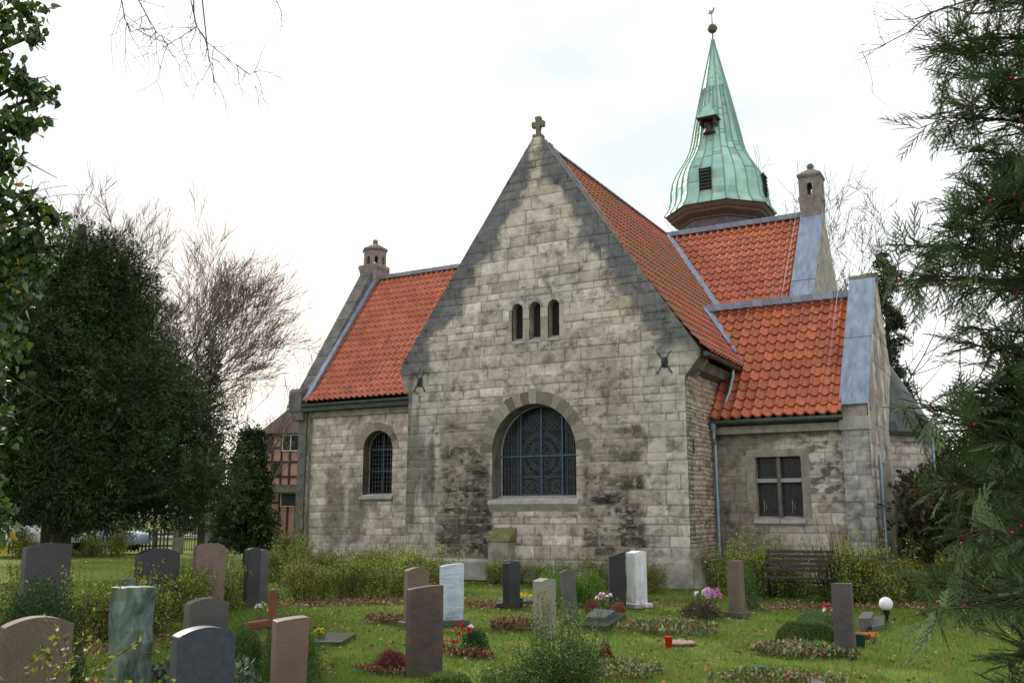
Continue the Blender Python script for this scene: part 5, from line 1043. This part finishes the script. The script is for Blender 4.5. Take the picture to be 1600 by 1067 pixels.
# ------------------------------------------------------------------ trees
DARK = ((.022, .042, .014), (.034, .058, .018), (.06, .092, .024), (.10, .12, .035)); rng = np.random.RandomState(200)
def lobe_tree(label, trunk_px, dist, lobes, n, k, ln, leaf, pal, w, seed, trunk_h, trunk_r, name='yew_tree', group=None, shell=.5, drp=.15, m='needle', lw=.3, limbs=True):
    rg = np.random.RandomState(seed); b0 = D(trunk_px, dist); t = empty(name, tuple(b0)); tag(t, label, 'tree', group); L = np.array(lobes); L[:, :3] -= b0; C, Dr = in_lobes(rg, L, n, shell); ok = C[:, 2] > .25; C, Dr = C[ok], Dr[ok]
    V, F_, Cc = sprays(rg, C, Dr, k, ln, leaf, leaf*lw, pal, w, .3, drp); np_mesh('crown', V, F_, M[m], Cc, t); segs = [(0, 0, -.1, 0, 0, trunk_h*.5, trunk_r, trunk_r*.8), (0, 0, trunk_h*.5, 0, 0, trunk_h, trunk_r*.8, trunk_r*.25)]
    rd = random.Random(seed)
    for l in L:
        z = min(max(l[2]*.65, .4), trunk_h*.95); p = Vector((0, 0, z)); q = Vector(l[:3]); mid = (p+q)/2+Vector((rd.gauss(0, .1), rd.gauss(0, .1), .15)); r_ = trunk_r*.28; segs += [(*p, *mid, r_, r_*.7), (*mid, *q, r_*.7, r_*.3)]
        for _ in range(5): e = q+Vector((rd.gauss(0, l[3]*.55), rd.gauss(0, l[3]*.55), rd.gauss(0, l[5]*.5))); segs.append((*q, *e, r_*.3, .008))
    tubes('trunk', segs, M['bark'], t, 6); return t
dd = 19.0
lob = [lobe_px(x, y, dd+dz, r, rz) for x, y, r, rz, dz in ((110, 440, 60, 70, 0), (160, 440, 50, 60, .5), (60, 480, 70, 60, -.5), (0, 520, 90, 80, 0), (185, 490, 45, 60, 0), (210, 550, 52, 60, .5), (140, 540, 90, 80, 0), (40, 600, 110, 80, 0), (180, 620, 100, 70, -.6), (250, 625, 55, 60, 0), (300, 680, 60, 50, 0), (210, 700, 100, 60, 0), (100, 690, 110, 70, -.5), (0, 700, 110, 70, 0), (320, 740, 50, 40, .3), (230, 755, 80, 38, -.3), (120, 750, 90, 34, 0), (0, 755, 70, 40, 0), (-60, 600, 90, 120, 0), (-60, 760, 80, 60, 0), (125, 395, 28, 36, 0), (175, 405, 20, 30, 0), (40, 430, 40, 40, 0), (212, 455, 18, 40, 0), (270, 785, 50, 22, 0), (160, 788, 60, 18, 0), (95, 785, 34, 26, -1), (140, 795, 30, 16, -1.2), (120, 770, 60, 26, -1.4))]
rq = np.random.RandomState(3)
for x_, y_ in [(20, 400), (60, 410), (90, 385), (112, 365), (135, 375), (160, 385), (178, 385), (195, 400), (205, 425), (220, 450), (232, 485), (252, 535), (275, 575), (305, 620), (335, 665), (365, 715), (375, 760)]:
    lob.append(lobe_px(x_+rq.uniform(-6, 6), y_+14, dd, rq.uniform(8, 15), rq.uniform(26, 42)))
for _ in range(26): x_ = rq.uniform(0, 330); lob.append(lobe_px(x_, rq.uniform(max(440, 380+x_*1.05), 770), dd-1.6, rq.uniform(18, 34), rq.uniform(12, 20)))
lobe_tree('huge dark spreading yew shading the left side of the churchyard', 90, dd, lob, 14500, 22, .42, .075, DARK, (5, 4, 2, .6), 1, 7, .3, shell=.25)
# broad-leaved ivy-clad tree at the top left
dd = 6.2
lob = [lobe_px(x, y, dd+dz, r, rz) for x, y, r, rz, dz in ((-20, 30, 70, 60, 0), (40, 15, 38, 26, 0), (55, 55, 20, 18, .1), (-10, 110, 50, 50, 0), (38, 128, 46, 20, 0), (60, 150, 32, 18, 0), (20, 190, 42, 26, 0), (55, 190, 24, 12, .1), (-20, 220, 60, 60, 0), (10, 250, 30, 22, 0), (0, 310, 45, 45, 0), (50, 325, 42, 24, 0), (85, 338, 24, 14, 0), (-20, 390, 70, 60, 0), (30, 385, 42, 40, 0), (60, 375, 32, 26, 0), (60, 415, 28, 25, 0), (5, 450, 50, 45, 0), (-30, 560, 60, 90, 0), (-45, 680, 60, 90, 0), (-30, 800, 50, 70, 0))]
b0 = D(-160, 6.4); t = empty('ivy_tree', tuple(b0)); tag(t, 'ivy-covered tree with broad green and a few yellow leaves at the upper left edge', 'tree'); L = np.array(lob); L[:, :3] -= b0
rg = np.random.RandomState(8); C, Dr = in_lobes(rg, L, 3400, .1); v, f, c = big_leaves(C, .062, .05, rg, pick(rg, len(C), ((.03, .06, .012), (.05, .10, .018), (.09, .15, .025), (.38, .26, .02)), (5, 5, 3, .35)), np.array([[.1, -.1, -.5]]), .6); np_mesh('foliage', v, f, M['glossleaf'], c, t)
segs = [(0, 0, -.1, 0, 0, 2.5, .2, .17), (0, 0, 2.5, .05, 0, 6, .17, .1)]; rd = random.Random(4)
for l in L:
    p = Vector((0, 0, max(.5, l[2]-.3))); q = Vector(l[:3]); segs.append((*p, *q, .02, .009))
    for _ in range(6): segs.append((*q, *(q+Vector((rd.gauss(0, l[3]*.6), rd.gauss(0, l[3]*.6), rd.gauss(0, l[5]*.6)))), .007, .002))
tubes('trunk', segs, M['bark'], t, 6)
# red-berried yew at the right: real needle sprays
def spray_template(rd, L=.25):
    tri = []; stems = []
    def twig(o, d, ln, up, bend):
        d = unit(d); s = unit(np.cross(d, up)); n = int(ln/.0052); pos = lambda q: o+d*ln*q+bend*ln*q*q
        for i in range(4): stems.append((*pos(i/4), *pos((i+1)/4), .0022*(1-i/5), .0022*(1-(i+1)/5)))
        for i in range(n):
            q = (i+.5)/n; p = pos(q); dl = unit(d+2*bend*q)
            for sg in (-1, 1):
                nd = unit(s*sg*(1-.35*q)+dl*(.55+.3*q)+up*rd.normal(.18, .12)+rd.normal(0, .10, 3)); l_ = .0148*(1-.45*q**4)*(.75+.25*min(1, q*6))*rd.uniform(.8, 1.12); tri.append([p-dl*.0021, p+dl*.0021, p+nd*l_])
        return pos
    d = np.array([1., 0, 0]); up = np.array([0, 0, 1.]); mp_ = twig(np.zeros(3), d, L, up, np.array([0, rd.uniform(-.08, .08), -.09]))
    for i in range(9):
        q = .10+.095*i; sg = 1 if i % 2 else -1; twig(mp_(q), d*.8+np.array([0, sg*.62, rd.uniform(-.12, .08)]), L*(.52-.040*i)*rd.uniform(.75, 1.15), up, np.array([.05, -sg*.12, rd.uniform(-.2, .05)]))
    return np.array(tri), stems
rg = np.random.RandomState(12); rd = random.Random(12); T = [spray_template(rg) for _ in range(4)]
b0 = D(1830, 5.6); t = empty('yew_tree', tuple(b0)); tag(t, 'large yew with sparse red berries filling the right edge of the view', 'tree')
toL = -np.array([rgt[0], rgt[1], 0.]); toC = unit(-np.array([b0[0], b0[1], 0.])); Vs = []; Cs = []; segs = []; bers = []
SIL = np.array([(-200, 1560), (-60, 1540), (40, 1490), (70, 1470), (140, 1450), (175, 1425), (265, 1415), (300, 1465), (350, 1470), (380, 1395), (440, 1405), (480, 1430), (600, 1425), (640, 1420), (700, 1430), (760, 1425), (840, 1420), (880, 1425), (940, 1450), (1000, 1510), (1067, 1550), (1200, 1600)])
def axis(p, d, ln, n, curv):
    pts = [p]
    for i in range(n): d = unit(d+curv/n+rg.normal(0, .05, 3)); pts.append(pts[-1]+d*ln/n)
    return pts
NB = 118
for kb in range(NB):
    yp = -120+1230*(kb+rg.rand())/NB; az = rg.uniform(-80, 40); a = R(az); dirh = unit(toL*math.cos(a)+toC*math.sin(a)); 
    if yp < 330 and rg.rand() < .52: continue
    xs = np.interp(yp, SIL[:, 0], SIL[:, 1])
    reach = max((1830-xs)/1497*5.6-.42, .3)*rg.uniform(.7, 1.0)*(.62+.38*abs(math.cos(a)))*(.8 if az > 0 else 1); ztip = EYE+(806-yp)/1497*5.6; z0 = ztip-.38*reach-.05
    z0 = max(z0, .25); o = np.array([0, 0, z0]); ln = reach*1.06; main = axis(o, dirh+np.array([0, 0, .55]), ln, 9, np.array([0, 0, -.42]))
    for i, (p, q) in enumerate(zip(main[:-1], main[1:])): segs.append((*p, *q, .018*(1-i/9)+.003, .018*(1-(i+1)/9)+.003))
    for i in range(3, 10):
        q = main[i]; d0 = unit(main[i]-main[i-1]); sd = unit(np.cross(d0, [0, 0, 1.]))
        for sg in (-1, 1):
            l2 = reach*(.30 if i < 8 else .15)*rg.uniform(.6, 1.1); d2 = unit(d0*.8+sd*sg*rg.uniform(.5, .9)+np.array([0, 0, rg.uniform(-.1, .25)])); br = axis(q, d2, l2, 3, np.array([0, 0, -.25]))
            for j, (u_, v_) in enumerate(zip(br[:-1], br[1:])):
                segs.append((*u_, *v_, .004, .0025)); Vs.append((v_, unit(v_-u_+rg.normal(0, .25, 3)))); 
                if rg.rand() < .25: Vs.append(((u_+v_)/2, unit(v_-u_+rg.normal(0, .7, 3))))
                if rg.rand() < .16: bers.append(v_+rg.normal(0, .02, 3)-np.array([0, 0, .015]))
        if i == 9: Vs.append((q, d0))
outV = []; outC = []
for (p, d) in Vs:
    T_, st = T[rg.randint(4)]; d = unit(d+np.array([0, 0, .08])); s = unit(np.cross([0, 0, 1.], d)+rg.normal(0, .25, 3)); u_ = np.cross(d, s); s = np.cross(u_, d); Mx = np.stack([d, s, u_], 0)*rg.uniform(.7, 1.1); outV.append((T_.reshape(-1, 3) @ Mx)+p)
    c = np.array([[.05, .12, .032], [.085, .18, .05], [.13, .235, .07]][rg.choice(3, p=[.5, .35, .15])])*rg.uniform(.75, 1.3); outC.append(np.repeat(c[None]*rg.uniform(.8, 1.2, (len(T_), 1)), 3, 0))
    for s_ in st: a_ = np.array(s_[:3]) @ Mx+p; b_2 = np.array(s_[3:6]) @ Mx+p; segs.append((*a_, *b_2, s_[6], s_[7]))
outV = np.concatenate(outV); np_mesh('crown', outV, np.arange(len(outV)).reshape(-1, 3), M['needle'], np.concatenate(outC), t); print('yew tris', len(outV)//3)
segs += [(0, 0, -.1, .02, 0, 2.2, .16, .13), (.02, 0, 2.2, -.05, .05, 6.2, .13, .03)]; tubes('trunk', segs, M['bark'], t, 4)
b = MB()
for p in bers: b.ball(tuple(p), .0075, 8, 6)
tag(b.build('berries', simple('red_arils', (.42, .012, .015), .35, 0, .1, 3, 0), t, True), kind='stuff')
# bare trees behind
bare_tree('broad bare tree with a dense fan of fine branches behind the dark yew', tuple(D(150, 46)), 13.0, 5, .3, 4, .05, (6, 8), (14, 38), fork=.10, nst=15, rmin=.0075, wob=.10, mt=36, ratio=.5, first=.12)
bare_tree('bare tree crown at the left edge above the yew', tuple(D(-330, 34)), 13.0, 8, .3, 4, .0, (4, 6), (28, 60), fork=.3, nst=7, rmin=.009, wob=.26)
bare_tree('bare tree between the right transept and the tall spruce', tuple(D(1335, 58)), 18.5, 11, .25, 4, .08, (3, 5), (20, 45), fork=.3, nst=6, rmin=.012)
bare_tree('slender bare tree behind the roof of the half-timbered house', tuple(D(395, 52)), 8.5, 13, .12, 3, .1, (3, 5), (20, 40), fork=.2, nst=5, rmin=.011)
bare_tree('distant bare treetop showing behind the right transept ridge', tuple(D(1228, 80)), 27.5, 14, .3, 3, .08, (3, 5), (20, 45), fork=.4, nst=6, rmin=.014)
def spruce(label, px, dist, ytop, halfpx, seed, n=60, pal=DARK, dens=1.0, zb=1.0):
    rg = np.random.RandomState(seed); b0 = D(px, dist); H = HT(px, ytop, dist); Rr = halfpx/1497*dist; t = empty('spruce', tuple(b0)); tag(t, label, 'tree', 'spruces behind the churchyard'); C = []; Dr = []; segs = [(0, 0, -.1, 0, 0, H, H*.018, .015)]
    for k in range(n):
        f = (k+rg.rand())/n; z = zb+(H-zb)*f; r = Rr*(1-f)**.8*rg.uniform(.55, 1.1)+.05; a = rg.uniform(0, 6.28); d = np.array([math.cos(a), math.sin(a), -.12]); q = np.array([0, 0, z])+d*r; segs.append((0, 0, z, *q, .02, .008)); m = int((5+r*16)*dens)
        for _ in range(m): s = rg.uniform(.15, 1); C.append(np.array([0, 0, z])+d*r*s+rg.normal(0, .09*r, 3)+np.array([0, 0, -.05*s])); Dr.append(unit(d+rg.normal(0, .4, 3)))
    C = np.array(C); Dr = np.array(Dr); V, F_, Cc = sprays(rg, C, Dr, 16, .30, .10, .04, pal, (4, 4, 2, 1), .3, .3); np_mesh('crown', V, F_, M['needle'], Cc, t); tubes('trunk', segs, M['bark'], t, 5); return t
GR = ((.02, .038, .018), (.035, .055, .03), (.05, .07, .035), (.06, .05, .03))
spruce('tall spruce right of the vestry gable', 1408, 42, 388, 62, 31, 130, GR, 1.8)
spruce('pointed spruce in front of the bare tree on the left', 316, 44, 515, 42, 32, 70, GR, 1.0)
tc_ = spruce('small dark conifer with a pointed top left of the half-timbered house', 386, 28, 672, 44, 33, 170, DARK, 1.9, .9); del tc_['group']; tc_['category'] = 'tree'; tc_.name = 'conifer'
# overhanging bare twigs at the top
def overhang(label, root_px, dist, hub, paths, seed, r1=.0065):
    rnd = random.Random(seed); b0 = D(root_px, dist); t = empty('bare_tree', tuple(b0)); tag(t, label, 'tree'); def_ = lambda x, y, dz=0: (lambda r: (CAM+r/math.hypot(r[0], r[1])*(dist+dz))-b0)(ray(x, y)); segs = []; tips = []
    h = def_(*hub); segs += [(0, 0, -.1, 0, 0, h[2]*.8, .2, .14), (0, 0, h[2]*.8, *(h*.4+np.array([0, 0, h[2]*.6])), .1, .05), (*(h*.4+np.array([0, 0, h[2]*.6])), *h, .05, .012)]
    for k, P in enumerate(paths):
        q = [def_(x, y, .25*math.sin(k*2.1)) for x, y in P]; q = [h]+q if k >= 0 else q; r0 = r1
        for i, (a, c) in enumerate(zip(q[:-1], q[1:])):
            ra = r0*(1-i/len(q)) if i else r0*1.2; rb = r0*(1-(i+1)/len(q))+.0018; segs.append((*a, *c, ra, rb))
            if i > 0:
                for _ in range(3):
                    s = rnd.random(); p = a+(c-a)*s; d = unit(c-a)+np.array([rnd.gauss(0, .6), rnd.gauss(0, .6), rnd.gauss(-.1, .6)]); grow(rnd, p, d, rnd.uniform(.15, .45), .0035, 1, segs, tips, 4, -.02, .2, (1, 3), (25, 50), .55, .0017)
    tubes('trunk', segs, M['twig'], t, 5)
overhang('bare tree outside the left edge whose thin twigs hang in at the top left', -420, 8, (300, -150), [[(298, 0), (307, 42), (323, 66), (361, 96), (389, 117), (400, 112)], [(303, 20), (307, 42), (280, 60), (262, 70)], [(190, 0), (195, 30), (205, 50), (222, 45)], [(216, 0), (232, 30), (245, 52), (262, 62)], [(323, 66), (327, 95), (336, 130)], [(432, 0), (440, 20)]], 1)
overhang('bare tree outside the right edge whose twigs hang over the berried yew', 2000, 8.5, (1620, -160), [[(1600, 15), (1520, 22), (1480, 10), (1430, 30), (1380, 32)], [(1580, -20), (1500, 5), (1455, 20), (1420, 50), (1370, 76), (1342, 83)], [(1566, 0), (1558, 60), (1550, 130)], [(1530, 0), (1500, 40), (1480, 80), (1450, 90)], [(1600, 60), (1560, 75), (1520, 110)]], 2, .012)
# far woods and hedges beyond the street
rg = np.random.RandomState(44); Cs = []
for px0, px1, d0, ytop, n_ in ((-100, 430, 75, 770, 5000), (1380, 1720, 34, 700, 4200), (1420, 1720, 26, 780, 2600)):
    for _ in range(n_):
        px = rg.uniform(px0, px1); d = d0+rg.uniform(-3, 3); zt = HT(px, ytop+25*(fbm(np.array([px*.02]), np.array([d*.1]), 4)[0]-.5)*4, d); p = D(px, d, zt*rg.rand()**.8+.1); Cs.append(p)
Cs = np.array(Cs); V, F_, Cc = sprays(rg, Cs, np.tile([[0, 0, .6]], (len(Cs), 1)), 14, .6, .14, .07, ((.03, .05, .018), (.06, .07, .025), (.10, .055, .03), (.045, .035, .025)), (4, 2, 1, 2)); tag(np_mesh('distant_thicket', V, F_, M['leaf'], Cc), 'dark thicket of bushes and far trees beyond the churchyard', 'woodland', kind='stuff')
# ------------------------------------------------------------------ fence, gate, street, house and cars
a, c = D(30, 47), D(425, 47)
st = MB(); st.prism([(-95, 50, -.03), (30, 50, -.03), (30, 62, -.03), (-95, 62, -.03)], (0, 0, .05)); ms = simple('asphalt', (.16, .165, .175), .9, 0, .2, 2, .2); tag(st.build('street', ms, None), kind='structure')
def fence(label, p, q, h=.95):
    p = np.array(p); q = np.array(q); L = np.linalg.norm(q-p); t = empty('picket_fence', tuple(p), math.atan2(q[1]-p[1], q[0]-p[0])); tag(t, label, 'fence', 'picket fences along the street'); wd = simple('grey_fence_wood', (.09, .085, .075), .9, 0, .3, 5, .2); b = MB()
    for i in range(int(L/.15)): b.box((i*.15+.05, 0, h/2+.05), (.075, .025, h))
    b.build('pickets', wd, t); b = MB().bb(0, L, .015, .05, .25, .33).bb(0, L, .015, .05, h-.2, h-.12).build('rails', wd, t)
    for i in range(int(L/2.4)+1): MB().bb(i*2.4-.05, i*2.4+.05, .05, .15, -.1, h+.05).build('fence_post', wd, t)
ga, gb = D(287, 46), D(326, 46)
fence('grey picket fence left of the churchyard gate', D(-40, 46), D(272, 46)); fence('grey picket fence right of the churchyard gate', D(331, 46), D(440, 48))
for px, lb in ((281, 'left stone pillar of the churchyard gate'), (325, 'right stone pillar of the churchyard gate')):
    p = D(px, 46); t = empty('gate_pillar', tuple(p)); tag(t, lb, 'pillar', 'pillars of the churchyard gate'); w2 = .18 if px < 300 else .12; MB().bb(-w2, w2, -w2, w2, -.1, 1.75, .03).build('shaft', M['trim'], t); MB().prism([(-w2-.05, -w2-.05, 1.75), (w2+.05, -w2-.05, 1.75), (w2, -w2, 1.86), (-w2, -w2, 1.86)], (0, 2*w2+.1, 0), .01).build('cap', M['trim'], t)
t = empty('iron_gate', tuple(ga), math.atan2(gb[1]-ga[1], gb[0]-ga[0])); tag(t, 'wrought iron churchyard gate standing between two stone pillars', 'gate'); Lg = float(np.linalg.norm(gb-ga))
for s in (0, 1):
    b = MB(); x0 = s*Lg/2+.02; x1 = x0+Lg/2-.04
    for i in range(6): x = x0+(x1-x0)*i/5; b.cyl((x, 0, .05), (x, 0, 1.35-.25*math.sin(math.pi*abs(x-s*0)/Lg)), .016, .016, 6)
    for z in (.12, .7): b.cyl((x0, 0, z), (x1, 0, z), .018, .018, 6)
    pts = [(x0+(x1-x0)*k/6, 0, 1.35-.25*math.sin(math.pi*(x0+(x1-x0)*k/6)/Lg)) for k in range(7)]; b.path(pts, .016, 6); b.build('gate_leaf', simple('rusty_iron', (.07, .05, .045), .7, .4), t)
# half-timbered house
hb = D(408, 62); t = empty('half_timbered_house', tuple(hb), math.atan2(rgt[1], rgt[0])-R(6)); tag(t, 'pink half-timbered house with dark beams and a brown hipped roof beyond the street', 'house')
hz = lambda y: HT(430, y, 62); ze = hz(678); pk = simple('pink_brick_infill', (.47, .265, .225), .9, 0, .12, 6, .2); bm_ = simple('dark_timber', (.035, .022, .02), .8, 0, .3, 8, .1)
W = MB().bb(0, 9.5, 0, 9, 0, ze).build('wall', pk, t); b = MB()
for z in (hz(790)+.2, hz(745), hz(722), hz(700), ze-.1): b.bb(-.03, 9.53, -.06, 9.03, z-.065, z+.065)
for x in (0, .55, 1.15, 1.7, 2.3, 2.9, 3.5, 4.2, 5, 6, 7, 8, 9.4): b.bb(x-.055, x+.055, -.07, .02, 0, ze-.02); b.bb(-.04, .02, min(x, 8.9)-.055, min(x, 8.9)+.055, 0, ze-.02)
b.build('timber_frame', bm_, t)
b = MB(); e = .35; zt = ze+4.2; v = [b.bm.verts.new(p) for p in ((-e, -e, ze), (9.5+e, -e, ze), (9.5+e, 9+e, ze), (-e, 9+e, ze), (2.6, 4.5, zt), (7, 4.5, zt))]
for f in ((0, 1, 5, 4), (1, 2, 5), (2, 3, 4, 5), (3, 0, 4), (0, 3, 2, 1)): b.bm.faces.new([v[i] for i in f])
b.build('roof', simple('brown_roof_tiles', (.10, .062, .05), .8, 0, .25, 6, .6, .3, (1, 1, 5)), t); wf = simple('white_window_paint', (.6, .6, .6), .5, 0, .05)
for x0, x1, z0, z1 in ((1.25, 2.25, hz(704), hz(681)), (.05, .45, hz(706), hz(683)), (.75, 1.15, hz(742), hz(725)), (1.3, 2.3, hz(790), hz(768))):
    g = MB().bb(x0, x1, -.10, -.03, z0, z1).build('window', M['glass'], t); b = MB().bb(x0-.06, x0, -.13, 0, z0, z1).bb(x1, x1+.06, -.13, 0, z0, z1).bb(x0-.06, x1+.06, -.13, 0, z1, z1+.06).bb(x0-.06, x1+.06, -.13, 0, z0-.06, z0)
    if z0 > hz(710) : b.bb((x0+x1)/2-.03, (x0+x1)/2+.03, -.13, -.1, z0, z1)
    b.build('window_frame', bm_ if x1-x0 < .8 else wf, g)
MB().prism([(.2, -1.6, hz(772)), (2.9, -1.6, hz(772)), (2.9, 0, hz(760)), (.2, 0, hz(760))], (0, 0, .12)).build('porch_roof', simple('mossy_porch_tiles', (.08, .085, .035), .9, 0, .3, 4, .5), t)
MB().bb(.3, .42, -1.5, -1.38, 0, hz(773)).build('porch_post', bm_, t); MB().bb(2.65, 2.77, -1.5, -1.38, 0, hz(773)).build('porch_post', bm_, t)
# parked cars
def car(label, px, dist, colr, rz, zz=.02):
    p = D(px, dist, zz); t = empty('parked_car', tuple(p), rz); tag(t, label, 'car', 'cars parked along the street'); pm, n, b_ = mat('car_paint', .25, .0, .6); b_.inputs['Base Color'].default_value = (*colr, 1); b_.inputs['Coat Weight'].default_value = .6
    side = [(-2.0, .28), (2.0, .28), (2.05, .55), (1.9, .78), (1.1, .92), (.55, 1.40), (.2, 1.48), (-1.1, 1.47), (-1.75, 1.0), (-2.02, .9), (-2.06, .5)]
    MB().prism([(x, -.84, z) for x, z in side], (0, 1.68, 0), .09).build('body', pm, t, True)
    g = MB().prism([(x, -.855, z) for x, z in ((.95, .95), (.50, 1.36), (.2, 1.41), (-1.05, 1.40), (-1.55, 1.0))], (0, 1.71, 0), .02).build('side_window', M['glass'], t); ws = MB().prism([(1.13, -.68, .95), (.62, -.62, 1.38), (.62, .62, 1.38), (1.13, .68, .95)], (.02, 0, .02)).build('windscreen', M['glass'], t)
    for x in (-1.25, 1.25):
        for y in (-.80, .80):
            wl = MB().cyl((x, y-.1, .31), (x, y+.1, .31), .31, .31, 22).build('wheel', simple('tyre_rubber', (.02, .02, .02), .8), t, True); MB().cyl((x, y-.11, .31), (x, y+.11, .31), .19, .19, 14).build('rim', M['zinc'], wl, True)
    for y in (-.62, .62): MB().ball((1.98, y, .66), .11, 10, 8, (.5, 1.2, .7)).build('headlight', simple('lamp_glass', (.6, .6, .62), .15), t, True); MB().ball((-2.0, y, .8), .10, 10, 8, (.4, 1, 1)).build('tail_light', simple('red_lamp', (.35, .01, .01), .2), t, True)
car('white hatchback parked beyond the hedge at far left', 60, 44, (.72, .74, .78), R(200), .25); car('pale blue and white car half hidden by the yew', 155, 46, (.35, .45, .65), R(25), .1); car('bright red car roof showing above the white hatchback', 66, 52, (.5, .01, .01), R(20), .45)
# roadside bushes inside the fence
for i, (px, d_, s, k, lb) in enumerate(((40, 43, 2.0, 3, 'bush at the far left end of the lawn'), (108, 43, 2.3, 0, 'broad grey-green bush left of the picket fence'), (185, 42, 2.4, 3, 'dark round bush in the middle of the picket fence'), (150, 43, 1.8, 1, 'small bush between the two larger fence bushes'), (440, 34, 2.2, 2, 'bright green bush at the corner of the left transept'), (465, 31, 1.7, 2, 'yellow-green shrub against the left transept corner'), (345, 42, 1.2, 1, 'low bush beside the right gate pillar'))):
    p = D(px, d_); place_shrub(k, p, i*1.3, s*.72, lb, None, 1.0)
